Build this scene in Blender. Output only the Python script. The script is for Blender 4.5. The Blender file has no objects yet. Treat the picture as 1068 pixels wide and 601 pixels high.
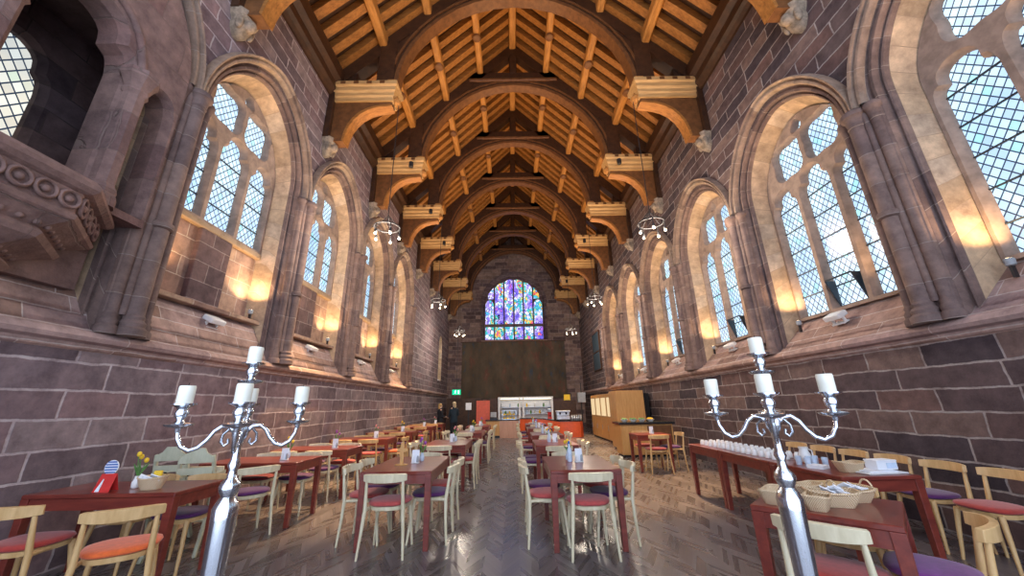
import bpy, math, random
from mathutils import Vector, Matrix
from mathutils.geometry import tessellate_polygon, delaunay_2d_cdt
PI = math.pi
rnd = random.Random(7)
SC = bpy.context.scene
COL = SC.collection
W = 4.58                    # half width of the hall
YB, YE = -1.6, 25.45        # near and far end
CX = -0.2177

# ------------------------------------------------------------------ materials
class NT:
    def __init__(s, name):
        s.m = bpy.data.materials.new(name); s.m.use_nodes = True
        s.t = s.m.node_tree; s.t.nodes.clear()
        s.out = s.n('ShaderNodeOutputMaterial')
    def n(s, typ, **kw):
        nd = s.t.nodes.new(typ)
        for k, v in kw.items(): setattr(nd, k, v)
        return nd
    def l(s, a, b): s.t.links.new(a, b)
    def set(s, sock, v):
        if hasattr(v, 'is_linked') or isinstance(v, bpy.types.NodeSocket): s.l(v, sock)
        else: sock.default_value = v
    def math(s, op, a, b=None, c=None):
        nd = s.n('ShaderNodeMath', operation=op)
        s.set(nd.inputs[0], a)
        if b is not None: s.set(nd.inputs[1], b)
        if c is not None: s.set(nd.inputs[2], c)
        return nd.outputs[0]
    def mix(s, f, a, b, typ='MIX'):
        nd = s.n('ShaderNodeMix', data_type='RGBA', blend_type=typ)
        s.set(nd.inputs[0], f)
        for i, v in ((6, a), (7, b)):
            if isinstance(v, tuple): v = (*v, 1) if len(v) == 3 else v
            s.set(nd.inputs[i], v)
        return nd.outputs[2]
    def obj(s): return s.n('ShaderNodeTexCoord').outputs['Object']
    def uv(s): return s.n('ShaderNodeTexCoord').outputs['UV']
    def geo(s): return s.n('ShaderNodeNewGeometry').outputs['Position']
    def sep(s, v):
        nd = s.n('ShaderNodeSeparateXYZ'); s.l(v, nd.inputs[0]); return nd.outputs
    def comb(s, x, y, z=0.0):
        nd = s.n('ShaderNodeCombineXYZ')
        s.set(nd.inputs[0], x); s.set(nd.inputs[1], y); s.set(nd.inputs[2], z); return nd.outputs[0]
    def noise(s, v, scale, detail=4, rough=.6):
        nd = s.n('ShaderNodeTexNoise'); s.l(v, nd.inputs['Vector'])
        nd.inputs['Scale'].default_value = scale; nd.inputs['Detail'].default_value = detail
        nd.inputs['Roughness'].default_value = rough
        return nd.outputs
    def ramp(s, f, stops):
        nd = s.n('ShaderNodeValToRGB'); s.l(f, nd.inputs[0]); e = nd.color_ramp.elements
        while len(e) < len(stops): e.new(.5)
        for i, (p, c) in enumerate(stops): e[i].position = p; e[i].color = (*c, 1)
        return nd.outputs[0]
    def bsdf(s, col, rough=.6, metal=0, bump=None, bstr=.3, bdist=.02, spec=.5, sheen=0, coat=0):
        b = s.n('ShaderNodeBsdfPrincipled')
        if isinstance(col, tuple): col = (*col, 1) if len(col) == 3 else col
        s.set(b.inputs['Base Color'], col); s.set(b.inputs['Roughness'], rough)
        b.inputs['Metallic'].default_value = metal
        b.inputs['Specular IOR Level'].default_value = spec
        b.inputs['Sheen Weight'].default_value = sheen
        b.inputs['Coat Weight'].default_value = coat
        if bump is not None:
            bp = s.n('ShaderNodeBump'); bp.inputs['Strength'].default_value = bstr
            bp.inputs['Distance'].default_value = bdist
            s.l(bump, bp.inputs['Height']); s.l(bp.outputs[0], b.inputs['Normal'])
        s.l(b.outputs[0], s.out.inputs[0]); return b

def m_plain(name, col, rough=.5, metal=0, var=.12, scale=9, spec=.5, sheen=0, coat=0):
    t = NT(name); n = t.noise(t.obj(), scale, 3)[0]
    lo = tuple(c * (1 - var) for c in col); hi = tuple(min(1, c * (1 + var)) for c in col)
    t.bsdf(t.ramp(n, [(.3, lo), (.7, hi)]), rough, metal, n if metal == 0 else None, .08, .005, spec, sheen, coat)
    return t.m

def m_stone(name, axis, bw, bh, cols, mortar, msize=.012, off=.5, rough=.85, distort=.05, bump=.5, uvs=False):
    """squared blocks; cols = five block colours; axis picks which world axis runs along the wall"""
    t = NT(name)
    if uvs:
        u = t.sep(t.uv()); a, b, v3 = u[1], u[0], t.geo()
    else:
        v3 = t.geo(); p = t.sep(v3); a, b = (p[1] if axis == 'y' else p[0]), p[2]
    nz = t.noise(v3, 1.1, 3); nf = t.noise(v3, 9, 4)
    dn = t.sep(nz[1])
    a2 = t.math('ADD', a, t.math('MULTIPLY', t.math('SUBTRACT', dn[0], .5), distort * 3))
    b2 = t.math('ADD', b, t.math('MULTIPLY', t.math('SUBTRACT', dn[1], .5), distort * 1.6))
    df = t.sep(nf[1])
    a2 = t.math('ADD', a2, t.math('MULTIPLY', t.math('SUBTRACT', df[0], .5), distort * .5))
    b2 = t.math('ADD', b2, t.math('MULTIPLY', t.math('SUBTRACT', df[1], .5), distort * .5))
    br = t.n('ShaderNodeTexBrick'); br.offset = off
    if not uvs: br.squash = 1.45; br.squash_frequency = 3; br.offset_frequency = 2
    t.l(t.comb(a2, b2), br.inputs['Vector'])
    br.inputs['Color1'].default_value = (0, 0, 0, 1); br.inputs['Color2'].default_value = (1, 1, 1, 1)
    br.inputs['Mortar'].default_value = (.5, .5, .5, 1)
    br.inputs['Scale'].default_value = 1; br.inputs['Mortar Size'].default_value = msize
    br.inputs['Mortar Smooth'].default_value = .4
    br.inputs['Brick Width'].default_value = bw; br.inputs['Row Height'].default_value = bh
    k = len(cols)
    blk = t.ramp(br.outputs[0], [((i + .5) / k, c) for i, c in enumerate(cols)])
    n2 = t.noise(v3, 5, 6, .7)[0]
    blk = t.mix(.75, blk, t.ramp(n2, [(.25, (.40, .36, .38)), (.5, (1, 1, 1)), (.75, (1.65, 1.6, 1.55))]), 'MULTIPLY')
    n3 = t.noise(v3, .55, 3)[0]
    blk = t.mix(.5, blk, t.ramp(n3, [(.35, (.7, .66, .68)), (.65, (1.25, 1.2, 1.2))]), 'MULTIPLY')
    n4 = t.noise(v3, 17, 5, .7)[0]
    mfac = t.math('MULTIPLY', br.outputs[1], t.ramp(n2, [(.35, (.35,) * 3), (.62, (1,) * 3)]))
    col = t.mix(mfac, blk, mortar)
    h = t.math('ADD', t.math('MULTIPLY', t.math('SUBTRACT', 1.0, br.outputs[1]), .7), t.math('MULTIPLY', n4, .5))
    t.bsdf(col, rough, 0, h, bump, .03, .25)
    return t.m

def m_wood(name, c1, c2, rough=.45, scale=(1, 12, 12), coat=0, spec=.4):
    t = NT(name); mp = t.n('ShaderNodeMapping'); t.l(t.obj(), mp.inputs[0])
    mp.inputs['Scale'].default_value = scale
    n = t.noise(mp.outputs[0], 2.2, 5, .65)[0]
    t.bsdf(t.ramp(n, [(.3, c1), (.7, c2)]), rough, 0, n, .12, .006, spec, 0, coat)
    return t.m

def m_emit(name, col, s):
    t = NT(name); e = t.n('ShaderNodeEmission')
    e.inputs[0].default_value = (*col, 1); e.inputs[1].default_value = s
    t.l(e.outputs[0], t.out.inputs[0]); return t.m

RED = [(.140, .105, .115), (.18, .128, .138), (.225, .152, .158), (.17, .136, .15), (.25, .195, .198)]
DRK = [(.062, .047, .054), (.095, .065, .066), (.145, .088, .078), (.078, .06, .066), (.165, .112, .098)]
M = {}
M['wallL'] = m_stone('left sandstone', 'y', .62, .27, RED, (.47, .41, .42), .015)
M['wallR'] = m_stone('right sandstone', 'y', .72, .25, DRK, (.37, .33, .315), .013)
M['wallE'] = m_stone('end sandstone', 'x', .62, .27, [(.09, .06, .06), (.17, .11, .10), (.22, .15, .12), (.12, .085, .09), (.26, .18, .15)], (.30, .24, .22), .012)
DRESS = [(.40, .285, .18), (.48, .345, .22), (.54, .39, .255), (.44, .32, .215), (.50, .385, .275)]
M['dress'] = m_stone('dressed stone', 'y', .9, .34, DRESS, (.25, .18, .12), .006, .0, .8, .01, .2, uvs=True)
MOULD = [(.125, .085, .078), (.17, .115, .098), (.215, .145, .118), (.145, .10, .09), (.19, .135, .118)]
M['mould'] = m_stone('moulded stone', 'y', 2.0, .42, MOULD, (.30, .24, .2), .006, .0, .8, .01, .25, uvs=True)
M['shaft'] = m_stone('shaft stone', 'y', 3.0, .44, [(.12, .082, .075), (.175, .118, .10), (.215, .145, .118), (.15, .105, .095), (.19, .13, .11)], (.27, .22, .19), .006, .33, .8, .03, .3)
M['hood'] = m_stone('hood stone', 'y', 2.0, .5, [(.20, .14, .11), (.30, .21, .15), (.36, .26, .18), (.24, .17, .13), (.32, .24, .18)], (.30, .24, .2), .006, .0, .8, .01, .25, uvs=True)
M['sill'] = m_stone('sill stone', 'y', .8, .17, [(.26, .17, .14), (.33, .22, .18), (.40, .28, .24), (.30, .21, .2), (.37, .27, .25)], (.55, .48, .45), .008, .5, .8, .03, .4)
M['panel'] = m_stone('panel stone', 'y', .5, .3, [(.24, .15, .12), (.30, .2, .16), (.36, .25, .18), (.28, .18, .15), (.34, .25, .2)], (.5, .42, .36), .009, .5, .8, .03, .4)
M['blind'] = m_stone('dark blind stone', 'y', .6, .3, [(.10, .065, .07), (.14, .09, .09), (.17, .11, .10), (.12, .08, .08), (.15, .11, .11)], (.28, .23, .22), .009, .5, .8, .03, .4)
M['pulpit'] = m_stone('pulpit stone', 'y', .9, .5, [(.145, .088, .08), (.19, .11, .098), (.22, .14, .12), (.165, .105, .095), (.20, .13, .115)], (.17, .12, .105), .006, .5, .9, .05, .9)
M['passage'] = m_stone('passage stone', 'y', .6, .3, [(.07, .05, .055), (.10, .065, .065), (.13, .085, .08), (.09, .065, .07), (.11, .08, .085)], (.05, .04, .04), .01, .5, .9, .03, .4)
M['tracery'] = m_plain('tracery stone', (.29, .205, .16), .8, 0, .3, 6)
M['corbel'] = m_plain('corbel stone', (.27, .20, .14), .85, 0, .4, 12)
M['gold'] = m_wood('golden oak', (.30, .12, .026), (.56, .25, .062), .5, (9, 1.2, 9))
M['goldx'] = m_wood('golden oak across', (.20, .075, .016), (.46, .19, .045), .5, (1.2, 9, 5))
M['goldp'] = m_wood('pale oak beam', (.44, .24, .085), (.70, .42, .17), .5, (1.2, 9, 14))
M['dark'] = m_wood('dark oak', (.030, .012, .006), (.075, .030, .012), .5, (3, 3, 3))
M['brown'] = m_wood('brown oak', (.10, .038, .012), (.21, .085, .028), .5, (3, 3, 3))
M['board'] = m_wood('roof boards', (.030, .012, .005), (.07, .028, .011), .6, (1, 6, 1))
M['table'] = m_wood('red lacquered wood', (.13, .022, .016), (.235, .042, .026), .28, (1.5, 9, 9), .25)
M['ash'] = m_wood('pale ash', (.58, .50, .32), (.76, .68, .48), .4, (8, 8, 1.5))
M['oak'] = m_wood('honey oak', (.52, .31, .12), (.72, .48, .23), .4, (8, 8, 1.5))
M['cabinet'] = m_wood('cabinet oak', (.50, .25, .075), (.66, .37, .13), .4, (9, 9, 1))
M['pinkwood'] = m_wood('pinkish veneer', (.50, .27, .18), (.62, .36, .25), .4, (9, 9, 1))
M['hc'] = m_wood('greyish green painted wood', (.42, .43, .30), (.56, .56, .42), .45, (6, 6, 2))
for n, c in dict(purple=(.085, .018, .10), coral=(.42, .07, .065), orange=(.70, .13, .03), maroon=(.17, .018, .028), plum=(.055, .018, .04), violet=(.20, .04, .21), scarlet=(.38, .045, .035)).items():
    M[n] = m_plain(n + ' felt', c, .85, 0, .15, 30, .2, .3)
M['silver'] = m_plain('polished silver', (.72, .76, .82), .16, 1, .06)
M['wax'] = m_plain('ivory wax', (.82, .80, .68), .5, 0, .05)
M['wick'] = m_plain('wick', (.03, .025, .02), .9)
M['iron'] = m_plain('black iron', (.03, .028, .03), .5, .3)
M['lead'] = m_plain('dark lead', (.035, .045, .06), .5, .2)
M['white'] = m_plain('white paint', (.75, .75, .74), .4, 0, .05)
M['paper'] = m_plain('paper', (.80, .82, .86), .7, 0, .05)
M['china'] = m_plain('white china', (.82, .82, .80), .2, 0, .03)
M['glassy'] = m_plain('pale bluish glass', (.55, .66, .80), .1, 0, .2)
M['yellow'] = m_plain('yellow petals', (.85, .55, .03), .6)
M['mauve'] = m_plain('mauve petals', (.32, .07, .36), .6)
M['pinkp'] = m_plain('pink petals', (.75, .30, .30), .6)
M['leaf'] = m_plain('green leaves', (.10, .26, .06), .6, 0, .3)
M['cardred'] = m_plain('red card', (.62, .035, .03), .4)
M['blue'] = m_plain('blue print', (.04, .12, .42), .5)
M['black'] = m_plain('black laminate', (.018, .018, .02), .25)
M['orangep'] = m_plain('orange lacquer', (.80, .115, .025), .3, 0, .08)
M['redpanel'] = m_plain('red orange board', (.72, .12, .06), .5, 0, .1)
M['steel'] = m_plain('brushed steel', (.55, .57, .6), .3, .9)
M['grey'] = m_plain('grey plastic', (.32, .34, .36), .5)
M['skin'] = m_plain('skin', (.62, .40, .30), .55)
M['hair'] = m_plain('blond hair', (.55, .33, .12), .6, 0, .3)
M['fair'] = m_plain('fair hair', (.58, .45, .26), .6, 0, .3)
M['cloth'] = m_plain('black cloth', (.015, .015, .02), .9)
M['navy'] = m_plain('dark teal cloth', (.015, .03, .045), .9)
M['bulb'] = m_emit('lit bulb', (1, .82, .55), 16)
M['tube'] = m_emit('lit lamp strip', (1, .86, .62), 3.2)
M['litpanel'] = m_emit('lit display panel', (1, .74, .42), .85)
M['fridgelit'] = m_emit('lit fridge interior', (.70, .90, .95), .95)
M['exit'] = m_emit('green exit light', (.0, .75, .33), 1.3)
M['exitw'] = m_emit('white exit pictogram', (.7, 1, .85), 1.4)
M['lens'] = m_emit('lit lens', (1, .78, .45), 12)

def wicker():
    t = NT('woven wicker'); p = t.sep(t.obj())
    ang = t.math('ARCTAN2', p[1], p[0])
    w = t.math('SINE', t.math('MULTIPLY', ang, 56)); r = t.math('SINE', t.math('MULTIPLY', p[2], 420))
    h = t.math('MULTIPLY', w, r)
    t.bsdf(t.ramp(t.math('MULTIPLY_ADD', h, .5, .5), [(.1, (.40, .25, .12)), (.5, (.66, .49, .30)), (1, (.80, .66, .46))]), .6, 0, h, .5, .003)
    return t.m
M['wicker'] = wicker()

def lattice(name, du, dv, col, s, tint):
    t = NT(name); p = t.sep(t.geo()); y, z = p[1], p[2]
    u = t.math('DIVIDE', y, du); v = t.math('DIVIDE', z, dv)
    a = t.math('ADD', u, v); b = t.math('SUBTRACT', u, v)
    def line(q, w): return t.math('LESS_THAN', t.math('ABSOLUTE', t.math('SUBTRACT', t.math('FRACT', q), .5)), w)
    ln = t.math('MAXIMUM', line(a, .075), line(b, .075))
    wn = t.n('ShaderNodeTexWhiteNoise'); wn.noise_dimensions = '2D'
    t.l(t.comb(t.math('FLOOR', t.math('ADD', a, .5)), t.math('FLOOR', t.math('ADD', b, .5))), wn.inputs['Vector'])
    qc = t.ramp(wn.outputs['Value'], [(0, tint), (.03, tint), (.07, tuple(c * .8 for c in col)), (1, tuple(min(1, c * 1.12) for c in col))])
    nz = t.noise(t.geo(), .8, 3)[0]
    qc = t.mix(.65, qc, t.ramp(nz, [(.35, (.60, .76, 1.0)), (.6, (1, 1, 1))]), 'MULTIPLY')
    e = t.n('ShaderNodeEmission'); t.l(t.mix(ln, qc, (.03, .05, .09)), e.inputs[0]); e.inputs[1].default_value = s
    g = t.n('ShaderNodeBsdfGlossy'); g.inputs[0].default_value = (.05, .05, .06, 1); g.inputs[1].default_value = .25
    ad = t.n('ShaderNodeAddShader'); t.l(e.outputs[0], ad.inputs[0]); t.l(g.outputs[0], ad.inputs[1])
    t.l(ad.outputs[0], t.out.inputs[0]); return t.m
M['pane'] = lattice('leaded daylight glass', .115, .15, (.62, .81, 1.0), 1.4, (.45, .85, .88))
M['paneW'] = lattice('leaded cream glass', .13, .17, (1.0, .93, .78), 1.0, (.8, .9, .7))

def stained():
    t = NT('stained glass'); p = t.sep(t.geo()); v = t.comb(p[0], p[2])
    nz = t.noise(v, 3.0, 2)[1]
    mx = t.n('ShaderNodeMix', data_type='VECTOR'); mx.inputs[0].default_value = .12
    t.l(v, mx.inputs[4]); t.l(nz, mx.inputs[5])
    vo = t.n('ShaderNodeTexVoronoi'); t.l(mx.outputs[1], vo.inputs['Vector']); vo.inputs['Scale'].default_value = 5.0
    wn = t.sep(vo.outputs['Color'])
    big = t.noise(t.comb(p[0], t.math('MULTIPLY', p[2], .45)), 1.3, 2)[0]
    k = t.math('FRACT', t.math('ADD', t.math('MULTIPLY', big, 2.3), t.math('MULTIPLY', wn[0], .42)))
    c = t.ramp(k, [(.0, (.10, .08, .62)), (.13, (.30, .22, .85)), (.26, (.50, .40, .92)), (.36, (.85, .86, 1)), (.44, (.08, .40, .75)), (.56, (.05, .52, .42)), (.66, (.95, .62, .10)), (.76, (.85, .10, .10)), (.86, (.55, .15, .70)), (.95, (.14, .12, .70))])
    vd = t.n('ShaderNodeTexVoronoi', feature='DISTANCE_TO_EDGE'); t.l(mx.outputs[1], vd.inputs['Vector']); vd.inputs['Scale'].default_value = 5.0
    ln = t.math('LESS_THAN', vd.outputs[0], .035)
    e = t.n('ShaderNodeEmission'); t.l(t.mix(ln, c, (.01, .01, .03)), e.inputs[0]); e.inputs[1].default_value = 1.35
    t.l(e.outputs[0], t.out.inputs[0]); return t.m
M['stained'] = stained()

def tapestry():
    t = NT('worn tapestry'); p = t.sep(t.geo()); v = t.comb(p[0], t.math('MULTIPLY', p[2], .55))
    n1 = t.noise(v, 1.3, 3)[0]; n2 = t.noise(t.comb(t.math('MULTIPLY', p[0], 2.2), p[2]), 1.0, 4)[0]
    base = t.ramp(n1, [(.3, (.05, .036, .026)), (.5, (.10, .074, .052)), (.7, (.17, .125, .085))])
    fig = t.ramp(n2, [(.32, (.03, .075, .13)), (.40, (.08, .065, .05)), (.55, (.11, .08, .055)), (.63, (.17, .055, .045)), (.75, (.24, .19, .12))])
    c = t.mix(.55, base, fig)
    w = t.noise(t.geo(), 60, 2)[0]
    t.bsdf(c, .95, 0, w, .3, .01, .1); return t.m
M['tapestry'] = tapestry()

def parquet():
    t = NT('herringbone parquet'); p = t.sep(t.geo()); x, y = p[0], p[1]
    wd = .34
    u = t.math('DIVIDE', x, wd); fr = t.math('FRACT', u)
    tri = t.math('ABSOLUTE', t.math('SUBTRACT', fr, .5))
    v = t.math('DIVIDE', t.math('ADD', y, t.math('MULTIPLY', tri, wd * 2)), .09)
    half = t.math('FLOOR', t.math('MULTIPLY', u, 2)); row = t.math('FLOOR', v)
    wn = t.n('ShaderNodeTexWhiteNoise'); wn.noise_dimensions = '2D'; t.l(t.comb(t.math('ADD', half, .37), t.math('ADD', row, .41)), wn.inputs['Vector'])
    n = t.noise(t.geo(), .9, 4)[0]
    lean = t.math('MULTIPLY', t.math('FRACT', t.math('MULTIPLY', half, .5)), .5)      # the two leans of the chevron differ a little
    tone = t.math('ADD', t.math('MULTIPLY', wn.outputs['Value'], .70), lean)
    c = t.ramp(tone, [(0, (.070, .060, .062)), (.45, (.112, .096, .098)), (.95, (.165, .145, .148))])
    c = t.mix(.8, c, t.ramp(n, [(.3, (.6, .58, .6)), (.7, (1.35, 1.3, 1.3))]), 'MULTIPLY')
    gap = t.math('LESS_THAN', t.math('FRACT', v), .035)
    c = t.mix(gap, c, (.02, .015, .012))
    rg = t.math('ADD', .18, t.math('ADD', t.math('MULTIPLY', wn.outputs['Value'], .09), t.math('MULTIPLY', n, .12)))
    h = t.math('ADD', t.math('MULTIPLY', wn.outputs['Value'], .15), n)
    t.bsdf(c, rg, 0, h, .10, .01, 1.0); return t.m
M['floor'] = parquet()

# ------------------------------------------------------------------ mesh helpers
class MB:
    def __init__(s): s.v, s.f, s.uv = [], [], {}
    def add(s, vs, fs):
        o = len(s.v); s.v += [tuple(q) for q in vs]; s.f += [tuple(i + o for i in f) for f in fs]; return s
    def box(s, x0, x1, y0, y1, z0, z1, ch=0.0):
        if ch <= 0:
            vs = [(x, y, z) for z in (z0, z1) for y in (y0, y1) for x in (x0, x1)]
            return s.add(vs, [(0, 2, 3, 1), (4, 5, 7, 6), (0, 1, 5, 4), (2, 6, 7, 3), (0, 4, 6, 2), (1, 3, 7, 5)])
        def ring(i, z): return [(x0 + i + ch, y0 + i, z), (x1 - i - ch, y0 + i, z), (x1 - i, y0 + i + ch, z), (x1 - i, y1 - i - ch, z), (x1 - i - ch, y1 - i, z), (x0 + i + ch, y1 - i, z), (x0 + i, y1 - i - ch, z), (x0 + i, y0 + i + ch, z)]
        return s.rings([ring(ch, z0), ring(0, z0 + ch), ring(0, z1 - ch), ring(ch, z1)])
    def rings(s, rs, cap=True, closed=True):
        n = len(rs[0]); vs = [p for r in rs for p in r]; fs = []
        for k in range(len(rs) - 1):
            for i in range(n if closed else n - 1):
                j = (i + 1) % n; fs.append((k * n + i, k * n + j, (k + 1) * n + j, (k + 1) * n + i))
        if cap: fs += [tuple(range(n - 1, -1, -1)), tuple((len(rs) - 1) * n + i for i in range(n))]
        return s.add(vs, fs)
    def lathe(s, prof, c=(0, 0, 0), n=20, a0=0, axis=None, sx=1, sy=1):
        rs = []
        for r, z in prof:
            rs.append([(c[0] + sx * r * math.cos(a0 + 2 * PI * i / n), c[1] + sy * r * math.sin(a0 + 2 * PI * i / n), c[2] + z) for i in range(n)])
        return s.rings(rs)
    def tube(s, pts, rad, n=10, sq=None, caps=True):
        pts = [Vector(p) for p in pts]; m = len(pts)
        if not isinstance(rad, (list, tuple)): rad = [rad] * m
        rs = []; up = None
        for i, p in enumerate(pts):
            d = (pts[min(i + 1, m - 1)] - pts[max(i - 1, 0)]).normalized()
            if up is None:
                up = Vector((0, 0, 1)) if abs(d.z) < .9 else Vector((0, 1, 0))
            a = d.cross(up).normalized(); b = a.cross(d).normalized(); up = b
            kx, ky = sq or (1, 1)
            rs.append([tuple(p + a * (rad[i] * kx * math.cos(2 * PI * k / n)) + b * (rad[i] * ky * math.sin(2 * PI * k / n))) for k in range(n)])
        return s.rings(rs, caps)
    def bar(s, a, b, w, d, w2=None, d2=None, side=(1, 0, 0)):
        a, b = Vector(a), Vector(b); t = (b - a).normalized(); sd = Vector(side); sd = (sd - t * sd.dot(t)).normalized(); u = t.cross(sd)
        w2 = w if w2 is None else w2; d2 = d if d2 is None else d2
        r = [[tuple(p + sd * (x * ww / 2) + u * (y * dd / 2)) for x, y in ((-1, -1), (1, -1), (1, 1), (-1, 1))] for p, ww, dd in ((a, w, d), (b, w2, d2))]
        return s.rings(r)
    def prism(s, poly, h0, h1, put):
        """poly 2D; put(u, v, h) -> 3D"""
        n = len(poly); tri = tessellate_polygon([[Vector((u, v, 0)) for u, v in poly]])
        vs = [put(u, v, h0) for u, v in poly] + [put(u, v, h1) for u, v in poly]
        fs = [tuple(t[::-1]) for t in tri] + [tuple(i + n for i in t) for t in tri] + [(i, (i + 1) % n, n + (i + 1) % n, n + i) for i in range(n)]
        return s.add(vs, fs)
    def sphere(s, c, r, n=12, m=8, sc=(1, 1, 1)):
        prof = [(r * math.sin(PI * i / m), -r * math.cos(PI * i / m)) for i in range(m + 1)]
        prof[0] = (r * .01, -r); prof[-1] = (r * .01, r)
        rs = [[(c[0] + sc[0] * rr * math.cos(2 * PI * k / n), c[1] + sc[1] * rr * math.sin(2 * PI * k / n), c[2] + sc[2] * z) for k in range(n)] for rr, z in prof]
        return s.rings(rs)
    def build(s, name, mat, parent=None, smooth=False, loc=None, bevel=0, wn=False):
        me = bpy.data.meshes.new(name); me.from_pydata(s.v, [], s.f); me.update()
        me.materials.append(mat)
        import bmesh
        bm = bmesh.new(); bm.from_mesh(me)
        if not s.uv: bmesh.ops.recalc_face_normals(bm, faces=bm.faces)
        bm.to_mesh(me); bm.free()
        if s.uv:
            ul = me.uv_layers.new(name='UV')
            for lp in me.loops: ul.data[lp.index].uv = s.uv.get(lp.vertex_index, (0, 0))
        if smooth:
            for p in me.polygons: p.use_smooth = True
            try: me.set_sharp_from_angle(angle=math.radians(smooth if smooth > 1 else 40))
            except Exception: pass
        o = bpy.data.objects.new(name, me); COL.objects.link(o)
        if parent is not None: o.parent = parent
        if loc is not None: o.location = loc
        if bevel:
            b = o.modifiers.new('b', 'BEVEL'); b.width = bevel; b.segments = 2; b.limit_method = 'ANGLE'
        return o

def fill(loops):
    """triangles between an outer loop and its holes, as indices into the joined loops"""
    vs, ed = [], []
    for lp in loops:
        b = len(vs); n = len(lp); vs += [Vector((u, v)) for u, v in lp]; ed += [(b + i, b + (i + 1) % n) for i in range(n)]
    ov, oe, of, orig, _, _ = delaunay_2d_cdt(vs, ed, [], 0, 1e-6)
    idx = [(o[0] if o else None) for o in orig]
    def inside(p, lp):
        k = False
        for i in range(len(lp)):
            (x0, y0), (x1, y1) = lp[i - 1], lp[i]
            if (y0 > p[1]) != (y1 > p[1]) and p[0] < (x1 - x0) * (p[1] - y0) / (y1 - y0) + x0: k = not k
        return k
    res = []
    for f in of:
        if any(idx[i] is None for i in f): continue
        m = (sum(ov[i][0] for i in f) / 3, sum(ov[i][1] for i in f) / 3)
        if inside(m, loops[0]) and not any(inside(m, h) for h in loops[1:]): res.append(tuple(idx[i] for i in f))
    return res
def tag(o, label=None, cat=None, group=None, kind=None):
    if label: o['label'] = label
    if cat: o['category'] = cat
    if group: o['group'] = group
    if kind: o['kind'] = kind
    return o
def thing(name, label, cat, loc=(0, 0, 0), rz=0, group=None, kind=None):
    o = bpy.data.objects.new(name, None); COL.objects.link(o); o.empty_display_size = .1
    o.location = loc; o.rotation_euler = (0, 0, rz)
    return tag(o, label, cat, group, kind)
def dup(root, loc, rz, label, group=None):
    r = root.copy(); COL.objects.link(r); r.location = loc; r.rotation_euler = (0, 0, rz)
    r['label'] = label
    if group: r['group'] = group
    for ch in list(root.children):
        c = ch.copy(); COL.objects.link(c); c.parent = r
        for g in list(ch.children):
            d = g.copy(); COL.objects.link(d); d.parent = c
    return r
ORD = ['first', 'second', 'third', 'fourth', 'fifth', 'sixth', 'seventh', 'eighth', 'ninth', 'tenth']

def arch_pts(hw, spring, rise, n=28, pt=.22):
    o = []
    for i in range(n + 1):
        a = PI * i / n; y = hw * math.cos(a); q = abs(math.cos(a))
        o.append((y, spring + rise * ((1 - pt) * math.sin(a) + pt * (1 - q ** 1.5))))
    return o                                  # from +hw over the top to -hw
def outline(hw, spring, rise, zb, n=28, jamb=10):
    a = arch_pts(hw, spring, rise, n)
    down = [(zb + (spring - zb) * i / jamb) for i in range(jamb)]
    return [(hw, z) for z in down] + a + [(-hw, z) for z in reversed(down)]

def loft(side, c, rows, name, mat, parent, sm=35):
    """rows: list of (depth, [(y,z)...]); side +1 right wall, -1 left wall"""
    mb = MB(); n = len(rows[0][1]); vacc = 0
    for k, (d, ol) in enumerate(rows):
        if k:
            m = n // 2; pa, pb = rows[k - 1][1][m], ol[m]
            vacc += math.hypot(math.hypot(pa[0] - pb[0], pa[1] - pb[1]), d - rows[k - 1][0])
        uacc = 0; o0 = rows[0][1]
        for i, (y, z) in enumerate(ol):
            if i: uacc += math.hypot(o0[i][0] - o0[i - 1][0], o0[i][1] - o0[i - 1][1])
            mb.v.append((side * (W + d), c + y, z)); mb.uv[len(mb.v) - 1] = (uacc, vacc)
    for k in range(len(rows) - 1):
        for i in range(n - 1):
            mb.f.append((k * n + i, k * n + i + 1, (k + 1) * n + i + 1, (k + 1) * n + i) if side > 0 else (k * n + i, (k + 1) * n + i, (k + 1) * n + i + 1, k * n + i + 1))
    return mb.build(name, mat, parent, sm)

def expand(loop, d):
    n = len(loop); ar = sum(loop[i][0] * loop[(i + 1) % n][1] - loop[(i + 1) % n][0] * loop[i][1] for i in range(n))
    sg = 1 if ar > 0 else -1; out = []
    for i in range(n):
        a, b = loop[i - 1], loop[(i + 1) % n]; tx, ty = b[0] - a[0], b[1] - a[1]; L = math.hypot(tx, ty) or 1
        out.append((loop[i][0] + sg * d * ty / L, loop[i][1] - sg * d * tx / L))
    return out
def plate(outer, holes, h0, h1, h2, ch, put):
    """stone plate with holes, splayed on its front; put(u,v,h)"""
    mb = MB()
    def face(loops, h, flip):
        tri = fill(loops)
        vs = [put(u, v, h) for lp in loops for u, v in lp]
        mb.add(vs, [t[::-1] if flip else t for t in tri])
    hf = [expand(h, ch) for h in holes]
    face([outer] + hf, h0, False); face([outer] + holes, h2, True)
    for a, b in zip(hf, holes):
        mb.rings([[put(u, v, h0) for u, v in a], [put(u, v, h1) for u, v in b], [put(u, v, h2) for u, v in b]], False)
    mb.rings([[put(u, v, h0) for u, v in outer], [put(u, v, h2) for u, v in outer]], False)
    return mb
def lancet(c, hw, z0, zs, rise, cusp=.2, n=26):
    pts = [(c + hw, z0), (c + hw, zs)]
    for i in range(1, n):
        a = PI * i / n; s_ = math.sin(a); r = 1 + (rise / hw - 1) * s_ ** 3
        for cc in (.27, .73): r -= cusp * math.exp(-((i / n - cc) / .055) ** 2)
        pts.append((c + hw * r * math.cos(a), zs + hw * r * s_))
    return pts + [(c - hw, zs), (c - hw, z0)]
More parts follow.
